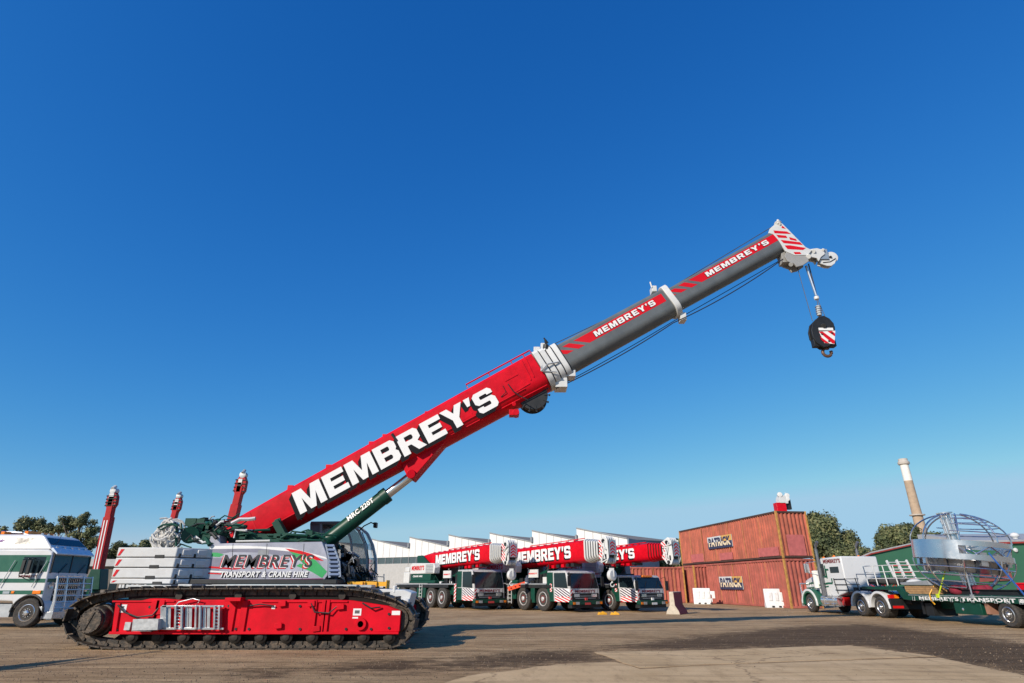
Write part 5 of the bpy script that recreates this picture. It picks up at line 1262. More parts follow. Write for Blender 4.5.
mb.box((-1.9,-.85,3.72),(-1.75,.85,3.84),0); mb.box((-2.9,-.9,3.70),(-2.75,.2,3.82),0)
for y in (-.5,.5): mb.cyl((-3.2,y,3.80),(-2.3,y,3.80),.09,10,r2=.03,mi=1)
mb.build('roof_light',[ORANGE,LAMPG],body,split='all')
mb=MB(); mb.tube([(-.6,-.6,3.1),(-.3,-.62,3.9)],.01,5); mb.build('aerial',DARK,body)
mb=MB() # grille
mb.box((-.004,-.72,.85),(.03,.72,1.98),1)
for k in range(12): y=-.68+k*.12; mb.box((.03,y,.88),(.05,y+.035,1.95),0)
for z in (.85,1.22,1.6,1.95): mb.box((.03,-.75,z),(.062,.75,z+.05),0)
mb.build('grille',[CHROME,DARK],body)
mb=MB()
for sd in (-1,1): mb.lathe([(.02,0),(.13,.02),(.13,-.06),(.02,-.08)],(.05,sd*.98,1.62),(1,0,0),16); 
mb.build('headlight',LAMPG,body,split='all')
mb=MB() # bull bar
yl=[-1.15,-.72,0,.72,1.15]
for y in (-1.1,-.52,.52,1.1): mb.prism([(.30,.3),(.55,.3),(.50,1.0),(.34,1.98),(.28,1.98),(.40,1.0),(.36,.6),(.25,.55)],'y',y-.03,y+.03)
for z,x in ((1.92,.33),(1.68,.37),(1.44,.40),(1.20,.44),(.96,.48),(.74,.50)): mb.tube([(x-.08,-1.12,z),(x,-1.08,z),(x,1.08,z),(x-.08,1.12,z)],.028,8)
mb.box((.2,-1.2,.34),(.6,1.2,.60)); mb.prism([(wx+.64,.32),(.2,.32),(.2,.58),(.0,.8),(wx+.68,.8)],'y',-1.275,-1.22)
mb.build('bull_bar',mat('polished_alloy',(.62,.63,.64),.28,metal=.7),lt,bevel=.008)
mb=MB(); mb.box((.60,-.26,.40),(.615,.26,.54)); mb.build('number_plate',LETW,lt)
mb=MB(); mb.box((-8,-.5,.6),(-.3,.5,.9)); mb.box((-3.7,-1.2,.4),(wx-.75,-.9,.9),1); mb.build('chassis',[DARK,ALU],lt)
mb=MB(); mb.tube([Vector((x,-1.27,z)) for x,z in arc(wx,.56,.68,178,2,14)],.045,8); mb.build('mudguard',DARK,lt)
for sd in (-1,1): wheel(lt,(wx,sd*1.26,.56),sd,.56,.32,CHROME)
for x in (-6.2,-7.5):
    for sd in (-1,1): wheel(lt,(x,sd*1.22,.54),sd,.54,.55)
mb=MB(); mb.prism([(-3.62,3.7),(-3.5,4.15),(-3.38,4.2),(-3.3,3.7)],'y',-1.0,-.9); mb.build('exhaust_tip',DARK,lt)
# ================================================================== PRIME MOVER (right) + TRAILER
fa=G(812,612.3); fb=G(1013,628.2)
dv=Vector((fa.x-fb.x,fa.y-fb.y,0)).normalized()       # heading
ang=math.atan2(dv.y,dv.x)
left=Vector((-dv.y,dv.x,0))                            # left of heading = towards camera's left
pm_o=Vector((fa.x,fa.y,0))-left*1.22
pm=empty('prime_mover',pm_o,ang); tag(pm,'white bonneted prime mover with green mudguard and twin chrome exhausts','truck')
# local: x forward, y left (visible side +y), front axle x=0; drives at -5.1,-6.5
mb=MB(); mb.box((-8.2,-.45,.7),(.9,.45,1.0),0); mb.build('chassis',DARK,pm,bevel=.02)
mb=MB()  # bonnet: loft
def ys(x,zb,zt,hw,cr=.12): return [Vector((x,hw,zb)),Vector((x,hw,zt-cr)),Vector((x,hw-cr*1.2,zt)),Vector((x,-hw+cr*1.2,zt)),Vector((x,-hw,zt-cr)),Vector((x,-hw,zb))]
mb.loft([ys(-1.2,1.1,2.25,1.0),ys(.2,1.1,2.1,.86),ys(.85,1.05,1.95,.80)]); bon=mb.build('bonnet',TW_,pm,bevel=.03)
mb=MB(); mb.box((.86,-.7,.8),(.92,.7,1.9)); mb.build('grille',CHROME,bon)
mb=MB(); mb.add([(-1.1,1.01,1.75),(.8,.83,1.62),(.8,.83,1.72),(-1.1,1.01,1.88)],[(0,1,2,3)]); mb.add([(-1.1,1.01,1.45),(.8,.83,1.36),(.8,.83,1.46),(-1.1,1.01,1.56)],[(0,1,2,3)]); mb.build('stripe',GS,bon,smooth=0)
mb=MB(); # front mudguards
for sd in (-1,1):
    pl=arc(0,.5,.88,-5,188,16)+arc(0,.5,.66,188,-5,16); mb.prism(pl,'y',sd*.80,sd*1.27,0)
    mb.prism([(-.85,.5),(-1.35,.45),(-1.3,1.0),(-.75,1.35),(-.3,1.38),(-.6,1.0)],'y',sd*.9,sd*1.2,0)
    mb.prism(arc(0,.5,.895,0,186,16)+arc(0,.5,.76,186,0,16),'y',sd*1.2,sd*1.285,1)
mb.build('front_mudguard',[GS,TW_],pm,bevel=.02,split='y')
mb=MB(); mb.box((.75,-1.2,.35),(1.05,1.2,.75)); mb.tube([(1.0,-1.1,.75),(1.05,-1.1,1.7),(1.05,1.1,1.7),(1.0,1.1,.75)],.05,8); mb.tube([(1.05,-1.1,1.2),(1.05,1.1,1.2)],.04,8); mb.build('bull_bar',CHROME,pm)
mb=MB()  # cab + sleeper
prof=[(-1.2,1.15),(-1.2,2.3),(-1.62,2.98),(-1.9,3.18),(-4.05,3.22),(-4.1,1.25),(-3.0,1.0),(-1.6,1.0)]
mb.prism(prof,'y',-1.15,1.15); cb2=mb.build('cab',TW_,pm,bevel=.06)
mb=MB(); mb.add([(-1.5,1.158,2.1),(-2.15,1.158,2.1),(-2.15,1.158,2.85),(-1.78,1.158,2.85)],[(0,1,2,3)]); mb.add([(-2.75,1.158,2.3),(-3.65,1.158,2.3),(-3.65,1.158,2.65),(-2.75,1.158,2.65)],[(0,1,2,3)],0)
mb.add([(-1.215,-1.0,2.32),(-1.215,1.0,2.32),(-1.6,1.0,2.93),(-1.6,-1.0,2.93)],[(0,1,2,3)]); mb.build('window',GLASS,cb2,smooth=0,recalc=False,split='all')
mb=MB()
for x,z in ((-2.2,2.7),(-2.75,2.7),(-2.75,2.0),(-3.1,2.0),(-2.2,1.62),(-2.75,1.62)): pass
def zz(pts,w_=.11):
    for a,b_ in zip(pts[:-1],pts[1:]): mb.bar((a[0],1.158,a[1]),(b_[0],1.158,b_[1]),w_,.01,up=(0,1,0))
zz([(-2.25,2.75),(-2.25,2.1),(-2.0,2.1)]); zz([(-2.6,2.5),(-2.3,2.5),(-2.3,2.0)]) ; zz([(-2.75,2.0),(-2.75,1.72),(-2.3,1.72),(-1.3,1.6)]); zz([(-2.3,1.55),(-1.3,1.45)],.08)
mb.build('stripe',GS,cb2,smooth=0)
mb=MB(); g_=text("MEMBREY'S",1.75,.24,.004,.03,0); mb.glyphs(g_,(-2.2,1.16,2.86),(-1,0,0),(0,0,1),0); mb.build('lettering',LETM,cb2,smooth=0)
mb=MB()
for sd in (-1,1):
    mb.cyl((-2.0,sd*1.36,1.1),(-2.0,sd*1.36,3.7),.09,16); mb.cyl((-2.0,sd*1.36,1.0),(-2.0,sd*1.36,2.6),.13,16); mb.tube([(-2.0,sd*1.36,3.65),(-2.05,sd*1.36,3.9),(-2.3,sd*1.36,4.15)],.09,12)
mb.build('exhaust_stack',mat('stack_steel',(.20,.20,.21),.3,metal=.6),pm,split='y')
mb=MB(); 
for sd in (-1,1): mb.cyl((-1.1,sd*1.15,1.45),(-1.1,sd*1.15,2.35),.2,18); mb.lathe([(.21,0),(.21,.1),(.05,.14)],(-1.1,sd*1.15,2.35),(0,0,1),16)
mb.build('air_cleaner',mat('cream_paint',(.7,.7,.66),.35),pm,split='y')
mb=MB()
for x,y in ((-1.95,.9),(-1.95,.3),(-1.95,-.3),(-1.95,-.9),(-2.9,.8),(-2.9,-.8)): mb.lathe([(.08,0),(.08,.08),(.03,.13)],(x,y,3.15 if x>-2 else 3.2),(0,0,1),10)
mb.build('roof_light',ORANGE,cb2,split='all')
mb=MB(); mb.tube([(-1.4,1.15,2.2),(-.9,1.55,2.35),(-.9,1.55,2.95),(-1.4,1.2,3.0)],.025,6); mb.box((-.98,1.42,2.35),(-.84,1.68,2.9)); mb.tube([(-1.2,-1.15,2.2),(-.8,-1.5,2.3),(-.8,-1.5,2.9)],.025,6); mb.build('mirror',CHROME,cb2,split='y')
mb=MB(); mb.cyl((-1.5,1.05,.75),(-3.2,1.05,.75),.32,22,mi=0)
for k in range(3): x=-1.6-k*.75; mb.box((x,1.3,.45),(x-.5,1.42,.5),0); mb.box((x,1.25,.9),(x-.5,1.4,.95),0)
for x in (-1.9,-2.8): mb.box((x,1.37,.4),(x-.04,1.39,1.1),0)
mb.box((-3.35,.8,.5),(-3.6,1.15,.95),1); mb.build('fuel_tank',[CHROME,REDL],pm)
mb=MB()  # drive mudguards
for x in (-5.2,-6.85):
    for sd in (-1,1): mb.prism(arc(x,.5,.82,0,182,16)+arc(x,.5,.70,182,0,16),'y',sd*.62,sd*1.3)
mb.build('rear_mudguard',TW_,pm,bevel=.015,split='all')
for sd in (-1,1): wheel(pm,(0,sd*1.22,.53),sd,.53,.32)
for x in (-5.2,-6.85):
    for sd in (-1,1): wheel(pm,(x,sd*1.24,.53),sd,.53,.62)
mb=MB(); mb.box((-7.75,-1.25,.45),(-7.6,1.25,.95),0); mb.box((-7.77,.75,.98),(-7.68,1.0,1.15),2); mb.box((-7.77,1.0,.98),(-7.68,1.25,1.15),1); mb.box((-7.77,.6,.5),(-7.76,1.2,.62),1); mb.box((-7.62,1.25,.98),(-7.75,1.27,1.15),1); mb.build('tail_light',[DARK,REDL,ORANGE],pm)
mb=MB()   # headache rack, ladder pipes behind the cab
for x in (-3.2,-4.3,-5.3): mb.tube([(x,1.2,1.15),(x+.2,1.2,2.0)],.025,6,1)
for z in (1.35,1.65,1.95): mb.tube([(-3.0,1.2,z),(-5.4,1.2,z)],.02,6,1)
mb.box((-4.3,-.9,1.0),(-4.6,.9,1.5),1); mb.box((-4.7,-.5,1.0),(-6.2,.5,1.18),1)
mb.tube([(-5.0,1.0,1.0),(-5.0,1.0,2.2),(-5.0,-1.0,2.2),(-5.0,-1.0,1.0)],.03,6)
for k in range(8): mb.tube([(-5.3,rnd.uniform(-.8,.9),1.2),(-5.7,rnd.uniform(-.8,.9),1.7),(-6.1,rnd.uniform(-.5,.5),1.3)],.02,5,rnd.choice((1,2,3)))
mb.build('side_rack',[GALV,DARK,LETR,STRAPB],pm)
# ---- trailer (deck starts over the drives)
tl=empty('trailer',pm_o-dv*8.0,ang); tag(tl,'dark green flatbed trailer lettered along its side, behind the prime mover','trailer')
# local x backwards is negative; deck from x=+.6.. ; visible side +y
mb=MB(); DZ=1.22
mb.box((-14,-1.25,DZ-.08),(-1.1,1.25,DZ),0); mb.box((-14,1.16,DZ-.30),(-1.2,1.26,DZ-.01),0); mb.box((-14,-1.26,DZ-.30),(-1.2,-1.16,DZ-.01),0)
mb.box((-14,-.45,DZ-.65),(-1.2,-.25,DZ-.08),0); mb.box((-14,.25,DZ-.65),(-1.2,.45,DZ-.08),0)
mb.prism([(-1.2,DZ-.30),(-1.2,DZ),(-.55,1.55),(2.4,1.55),(2.4,1.42),(-.4,1.38),(-.75,.95)],'y',-1.25,1.25,0)
deck=mb.build('deck',DGREEN,tl,bevel=.015)
mb=MB(); mb.box((-14,1.262,DZ-.07),(-1.2,1.275,DZ-.04),1)
g_=text("MEMBREY'S TRANSPORT & CRANE HIRE",8.8,.16,.004,.03,0); mb.glyphs(g_,(-1.9,1.268,DZ-.26),(-1,0,0),(0,0,1),0); mb.build('lettering',[LETW,GALV],deck,smooth=0)
mb=MB()
for k in range(20): x=-1.5-k*.6; mb.tube([(x,1.3,DZ-.12),(x,1.32,DZ-.30),(x-.14,1.32,DZ-.30),(x-.14,1.3,DZ-.12)],.012,5)
mb.build('rope_rail',GALV,tl)
mb=MB(); mb.box((-3.9-1.5,.75,DZ-.80),(-3.9,1.2,DZ-.30)); mb.build('tool_locker',DGREEN,tl,bevel=.02)
mb=MB(); mb.lathe([(.04,0),(.06,.02),(.02,.03)],(-4.4,1.2,DZ-.6),(0,1,0),10); mb.box((-5.75,.7,DZ-.75),(-5.55,1.15,DZ-.30),1); mb.build('locker_latch',[CHROME,mat('rust_brown',(.3,.15,.1),.8)],tl)
dwx=-( (Vector((fa.x,fa.y,0))-Vector((fb.x,fb.y,0))).length-8.0 )
for x in (dwx,dwx-1.35,dwx-2.7):
    for sd in (-1,1): wheel(tl,(x,sd*1.24,.50),sd,.50,.6)
mb=MB()
for x in (dwx,dwx-1.35,dwx-2.7): mb.cyl((x,-1.2,.5),(x,1.2,.5),.09,10)
mb.box((-1.6,.1,.3),(-1.45,.9,.9)); mb.box((-2.2,-.3,.25),(-1.7,.9,.8)); mb.build('axle',DARK,tl)
mb=MB()
for z in (1.62+.0,1.95,2.28,2.6):
    if z>1.7: mb.tube([(1.9,1.15,z),(-.5,1.15,z)],.022,6); mb.tube([(-.5,1.15,z),(-.5,-1.15,z)],.022,6)
for x in (1.9,1.1,.3,-.5): mb.tube([(x,1.15,1.6),(x+.12,1.15,2.6)],.028,6)
mb.build('stake_rack',WHITE,tl)
TOL=lambda x,y,z: pm_o-dv*8.0+dv*x+left*y+Vector((0,0,z))
# loads on the trailer: each thing its own
def load(name,x,y,z,label,cat,rz=0,group=None):
    o=empty(name,TOL(x,y,z),ang+rz); tag(o,label,cat,group); return o
o=load('timber_stack',-1.9,.25,DZ,'stack of pale timber boards at the front of the trailer deck','timber'); mb=MB()
for k in range(4):
    for j in range(5): mb.box((-.9+rnd.uniform(-.03,.03),-.75+j*.34,k*.1),(.95+rnd.uniform(-.03,.03),-.75+j*.34+.31,k*.1+.092))
mb.build('board',TIMBER,o)
mb=MB(); mb.prism([(-.95,.40),(1.05,.40),(1.15,.52),(-.8,.62)],'y',-.85,1.0); mb.build('cover_sheet',GREYP,o,bevel=.02)
o=load('rolled_tarpaulin',.9,.6,1.62,'long dark rolled tarpaulin lying over the gooseneck of the trailer','tarpaulin'); mb=MB(); mb.lathe([(.02,-1.4),(.16,-1.36),(.19,-.6),(.17,.1),(.2,.8),(.16,1.36),(.02,1.4)],(0,0,.2),(1,.1,0),16); mb.build('roll',mat('dark_canvas',(.05,.05,.048),.85,var=.3),o)
for k,(xx,lab) in enumerate(((.95,'red and white banded loading ramp leaning up nearest the truck cab'),(.15,'red and white banded loading ramp leaning up nearest the steel cage'))):
    o=load('loading_ramp',xx,-.2,1.64,lab,'ramp'); mb=MB()
    for y in (-.28,.28): mb.bar((0,y,0),(.5,y,1.25),.08,.12,0)
    for j in range(7): t=.08+j*.14; mb.bar((.5*t,-.28,1.25*t),(.5*t,.28,1.25*t),.06,.05,1 if j%2 else 0)
    mb.build('ramp_frame',[WHITE,LETR],o,bevel=.01)
o=load('helmet_dome',-1.0,.6,1.75,'white rounded plastic cover beside the timber stack','cover'); mb=MB(); mb.lathe([(.42,0),(.42,.06),(.34,.2),(.18,.28),(.01,.3)],(0,0,-.13),(0,0,1),20); mb.build('shell',WHITE,o)
o=load('tarp_bundle',-4.4,.45,DZ,'crumpled maroon tarpaulin bundle under the steel cage','tarpaulin'); mb=MB(); 
for k in range(9): mb.lathe([(.05,-.2),(.25,-.12),(.3,.05),(.2,.2),(.02,.26)],(rnd.uniform(-1.1,1.1),rnd.uniform(-.5,.5),.16),(rnd.uniform(-.4,.4),rnd.uniform(-.4,.4),1),9)
mb.build('cloth',CLOTHR,o,smooth=60)
o=load('red_crate',-7.2,-.2,DZ,'dark red toolbox standing on the trailer deck behind the steel cage','toolbox'); mb=MB(); mb.box((-.7,-.5,0),(.7,.5,.5)); mb.box((-.72,-.52,.42),(.72,.52,.47)); mb.build('box_body',LETR,o,bevel=.03)
o=load('steel_beam',-7.4,.75,DZ,'long dark steel beam lying along the near edge of the trailer','beam'); mb=MB(); mb.box((-4.2,-.1,0),(4.2,.1,.03)); mb.box((-4.2,-.1,.2),(4.2,.1,.23)); mb.box((-4.2,-.015,.03),(4.2,.015,.2)); mb.build('beam_section',DARK,o)
o=load('pallet',-3.6,-.5,DZ,'wooden pallet under the front of the steel cage','pallet'); mb=MB()
for j in range(6): mb.box((-.6,-.6+j*.21,.1),(.6,-.6+j*.21+.15,.13))
for j in range(3): mb.box((-.6+j*.54,-.6,0),(-.6+j*.54+.1,.6,.1))
mb.build('slat',TIMBER,o)
# ---- steel cage
sc_p=TOL(-3.75,-.02,DZ)
q=P(958,551,29); 
cg=empty('steel_cage',sc_p); tag(cg,'round stainless steel cage structure with bright ring band and central tube on the trailer','steel cage')
RR=1.95; zr0=3.30-DZ-.60; zr1=3.30-DZ+.22
VX=Vector((.56,.83,0)).normalized(); PV=Vector((0,0,zr0+.4))
MT=Matrix.Translation(PV)@Matrix.Rotation(R(5.5),4,VX)@Matrix.Translation(-PV); MU=Matrix.Rotation(R(-3.5),4,VX)
zc=(zr0+zr1)/2
mb=MB(MT); n=64
for (r0,) in ((RR,),):
    for z0,z1,a0,a1 in ((zr0,zr1,112,232),(zr0+.60,zr1,232,472),(zr0,zr0+.24,232,472)):
        k0=int(abs(a1-a0)/6); ring1=[]
        for k in range(k0+1):
            a=R(a0+(a1-a0)*k/k0); c_=Vector((math.cos(a),math.sin(a),0)); ring1.append([c_*RR+Vector((0,0,z0)),c_*RR+Vector((0,0,z1)),c_*(RR-.03)+Vector((0,0,z1)),c_*(RR-.03)+Vector((0,0,z0))])
        mb.loft(ring1)
mb.build('ring_band',INOX,cg)
mb=MB(MU); mb.cyl((0,0,.05),(0,0,3.72),.13,24)
for a in (0,90,180,270): c_=Vector((math.cos(R(a+20)),math.sin(R(a+20)),0))*.26; mb.tube([c_+Vector((0,0,.2)),c_+Vector((0,0,3.70))],.045,10)
mb.lathe([(.1,0),(.34,0),(.34,.05),(.1,.05)],(0,0,3.66),(0,0,1),20); mb.lathe([(.1,0),(.34,0),(.34,.05),(.1,.05)],(0,0,2.7),(0,0,1),20); mb.build('central_tube',CHROME,cg)
mb=MB(MT); zt0=zr1; Ht=3.62-zt0
for k in range(8):
    a=R(k*45+10); c_=Vector((math.cos(a),math.sin(a),0)); mb.tube([c_*(RR*math.cos(R(t)))+Vector((0,0,zt0+Ht*math.sin(R(t)))) for t in range(0,90,9)],.036,6)
    lo=zr0; mb.tube([c_*(RR*math.cos(R(t)))+Vector((0,0,lo-(lo-.05)*math.sin(R(t)))) for t in range(0,88,8)],.036,6)
mb.build('rib',INOX,cg,split='all')
mb=MB(MT)
for t in (18,34,50,66):
    a0,a1=(225,455); mb.tube([Vector((math.cos(R(a))*RR*math.cos(R(t)),math.sin(R(a))*RR*math.cos(R(t)),zt0+Ht*math.sin(R(t)))) for a in range(a0,a1,10)],.026,6)
for t in (14,28,42,58): mb.tube([Vector((math.cos(R(a))*RR*math.cos(R(t)),math.sin(R(a))*RR*math.cos(R(t)),zr0-(zr0-.05)*math.sin(R(t)))) for a in range(0,360,12)],.026,6,closed=True)
mb.build('hoop',INOX,cg,split='all')
mb=MB(MT)
for k in range(14):
    a=R(k*26); mb.box((math.cos(a)*1.7-.15,math.sin(a)*1.7-.1,zr0+rnd.uniform(-.3,.2)),(math.cos(a)*1.7+.15,math.sin(a)*1.7+.1,zr0+rnd.uniform(.3,.6)),0)
for k in range(10):
    a=R(k*36+5); c_=Vector((math.cos(a),math.sin(a),0)); mb.tube([c_*.3+Vector((0,0,zr0+.1)),c_*RR*.98+Vector((0,0,zr0+.1))],.025,5,0)
mb.build('inner_fitting',INOX,cg)
mb=MB(MT)
for z0,z1,r_ in ((zr0-.55,zr0-.02,1.55),):
    ring1=[]
    for k in range(33): c_=Vector((math.cos(k*math.tau/32),math.sin(k*math.tau/32),0)); ring1.append([c_*r_+Vector((0,0,z0)),c_*(r_+.06)+Vector((0,0,z1)),c_*(r_+.03)+Vector((0,0,z1)),c_*(r_-.03)+Vector((0,0,z0))])
    mb.loft(ring1[:-1],closed=True)
for k in range(9):
    a=R(k*40+12); c_=Vector((math.cos(a),math.sin(a),0)); mb.bar(c_*1.6+Vector((0,0,zr0-.6)),c_*1.75+Vector((0,0,zr0+.1)),.1,.05)
mb.build('inner_drum',mat('dark_polished_steel',(.30,.31,.33),.22,metal=.95),cg)
mb=MB(MT)
for k in range(16):
    a=R(k*22.5); b_=R(k*22.5+22); c_=Vector((math.cos(a),math.sin(a),0)); d_=Vector((math.cos(b_),math.sin(b_),0))
    mb.tube([c_*(RR-.06)+Vector((0,0,zr0+.2 if k%2 else zr1-.2)),d_*(RR-.06)+Vector((0,0,zr1-.2 if k%2 else zr0+.2))],.03,6)
mb.build('brace',INOX,cg)
# ratchet straps
for k,(x0,x1,m_,lab) in enumerate(((-3.2,-4.2,STRAPY,'yellow green ratchet strap beside the steel cage'),(-5.2,-4.9,GALV,'pale lashing strap in front of the steel cage'),(-7.9,-6.4,STRAPB,'blue ratchet strap holding down the steel cage'))):
    mb=MB(); a=TOL(x0,1.29,DZ-.1); b_=TOL(x1,1.0,DZ+1.7); o_=a.copy(); mb.M=Matrix.Translation(-o_); mb.bar(a,b_,.07,.012,up=left); mb.box(a-Vector((.06,.06,.05)),a+Vector((.06,.06,.12)))
    ob=mb.build('ratchet_strap',m_); ob.location=o_; tag(ob,lab,'strap')
mb=MB(); a=TOL(-2.7,1.3,DZ-.45); mb.tube([(0,0,.45),(-.02,-.02,.2),(.1,-.05,0)],.03,6); mb.tube([(1.5*0,0,.45),(.35,-.1,.95)],.03,6); ob=mb.build('yellow_strap',YEL); ob.location=a; tag(ob,'yellow strap end tied at the trailer side below the maroon bundle','strap')
# ================================================================== GREEN SHED, CHIMNEY
SHG=mat('shed_green',(.035,.13,.075),.6,var=.06,scale=.5,bump=.3,bscale=3)
def shed(name,label,pl,Y,depth,wallm,trim,roofm,x_ext=0):
    r=empty(name,(P(*pl[0],Y).x,Y,0)); tag(r,label,'shed'); M0=Matrix.Translation(-Vector(r.location))
    pts=[(P(x,y,Y).x,P(x,y,Y).z) for x,y in pl]
    poly=[(pts[0][0],0)]+pts+[(pts[-1][0],0)]
    dX=depth*pts[0][0]/Y
    mb=MB(M0); mb.loft([[Vector((a,Y,b)) for a,b in poly],[Vector((a+dX,Y+depth,b)) for a,b in poly]]); mb.build('wall',wallm,r)
    mb=MB(M0)
    for a,b_ in zip(pts[:-1],pts[1:]): mb.bar((a[0],Y-.1,a[1]+.08),(b_[0],Y-.1,b_[1]+.08),.35,.28)
    mb.build('trim',trim,r)
    mb=MB(M0)
    for a,b_ in zip(pts[:-1],pts[1:]): mb.add([(a[0],Y-.3,a[1]+.26),(b_[0],Y-.3,b_[1]+.26),(b_[0]+dX,Y+depth,b_[1]+.26),(a[0]+dX,Y+depth,a[1]+.26),(a[0],Y-.3,a[1]+.1),(b_[0],Y-.3,b_[1]+.1),(b_[0]+dX,Y+depth,b_[1]+.1),(a[0]+dX,Y+depth,a[1]+.1)],[(0,1,2,3),(4,5,6,7),(0,1,5,4),(1,2,6,5),(2,3,7,6),(3,0,4,7)])
    mb.build('roof',roofm,r)
    return r,M0
TR=mat('red_trim',(.30,.035,.03),.6)
shed('green_shed','green gabled shed with red edged roof behind the truck and steel cage',[(856,560),(870,554),(935,539.5),(1000,553)],85,30,SHG,TR,mat('grey_roof',(.35,.36,.37),.6))
r,M0=shed('green_shed','green shed with roof vent and brown door seen beyond the trailer load',[(978,544.5),(1004,543.2),(1060,541.5)],60,25,SHG,TR,mat('grey_roof',(.35,.36,.37),.6))
mb=MB(M0); a=P(1004,543,60); mb.loft([[Vector((a.x-3,60.2,a.z+.27)),Vector((a.x+9,60.2,a.z+.35)),Vector((a.x+9,68,a.z+1.5)),Vector((a.x-3,68,a.z+1.4))],[Vector((a.x-3,60.2,a.z+.1)),Vector((a.x+9,60.2,a.z+.1)),Vector((a.x+9,68,a.z+.1)),Vector((a.x-3,68,a.z+.1))]]); mb.build('roof',MATS['grey_roof'],r)
mb=MB(M0); c=P(1016,540,62); mb.cyl(c-Vector((0,0,.5)),c+Vector((0,0,.3)),.22,12); mb.lathe([(.3,0),(.42,.15),(.3,.4),(.05,.5)],c+Vector((0,0,.25)),(0,0,1),14); mb.build('roof_vent',WHITE,r)
mb=MB(M0); c=P(1015.5,550,59.9); mb.lathe([(.05,-.1),(.2,-.05),(.2,.05),(.05,.1)],c,(0,1,0),12); mb.build('lamp',WHITE,r)
mb=MB(M0); a=P(983,562,59.95); b_=P(1012,583,59.95); mb.prism([(P(x,y,59.9).x,P(x,y,59.9).z) for x,y in ((980,560),(1007,562),(1013,580),(980,582))],'y',59.86,59.95); mb.build('roller_door',mat('brown_door',(.22,.06,.05),.7),r)
# chimney
Yc=150; ct=P(902.5,459,Yc); cbm=P(918,535,Yc); ch=empty('chimney',(ct.x,Yc,0)); tag(ch,'tall brick factory chimney with white top band against the sky','chimney')
hT=ct.z; mb=MB(); mb.lathe([(1.65,0),(1.08,hT-12.5),(1.05,hT-11)],(0,0,0),(0,0,1),32); mb.build('brick_shaft',mat('buff_brick',(.40,.30,.21),.9,var=.18,scale=1.2,bump=.3,bscale=6),ch)
z1=P(908,480,Yc).z
mb=MB(); mb.lathe([(1.05,hT-11),(.98,hT-4.5)],(0,0,0),(0,0,1),32); mb.build('upper_shaft',MATS['buff_brick'],ch)
mb=MB(); mb.lathe([(1.0,hT-5.6),(.95,hT-.6)],(0,0,0),(0,0,1),32); mb.build('white_band',mat('limewash',(.72,.70,.64),.9,var=.1),ch)
mb=MB(); mb.lathe([(.95,hT-1.6),(1.3,hT-1.4),(1.35,hT-.9),(1.08,hT-.5),(1.05,hT),(.8,hT),(.8,hT-.6)],(0,0,0),(0,0,1),32); mb.build('cap',mat('cap_concrete',(.45,.41,.36),.9),ch)
zb_=P(914,516,Yc).z; mb=MB(); mb.lathe([(1.2,zb_),(1.7,zb_+.1),(1.7,zb_+.35),(1.2,zb_+.4)],(0,0,0),(0,0,1),32); mb.build('gallery',MATS['cap_concrete'],ch)
# low shed on the left
r=empty('low_shed',(P(112,560,75).x,75,0)); tag(r,'low grey roofed building glimpsed between the white truck and counterweight','building'); M0=Matrix.Translation(-Vector(r.location))
a=P(60,561,75); b_=P(150,561,75); mb=MB(M0); mb.box((a.x,75,0),(b_.x,83,a.z-.5)); mb.build('wall',mat('dull_brick',(.16,.14,.12),.9,var=.2),r); mb=MB(M0); mb.prism([(a.x-.4,a.z-.6),(b_.x+.4,a.z-.6),(b_.x,a.z+.2),(a.x,a.z+.2)],'y',74.5,83.5); mb.build('roof',MATS['grey_roof'],r)
mb=MB(M0)
for k in range(6): x=a.x+1+k*1.9; mb.box((x,74.97,1.0),(x+.9,75.0,1.9))
mb.build('window',GLASS,r)
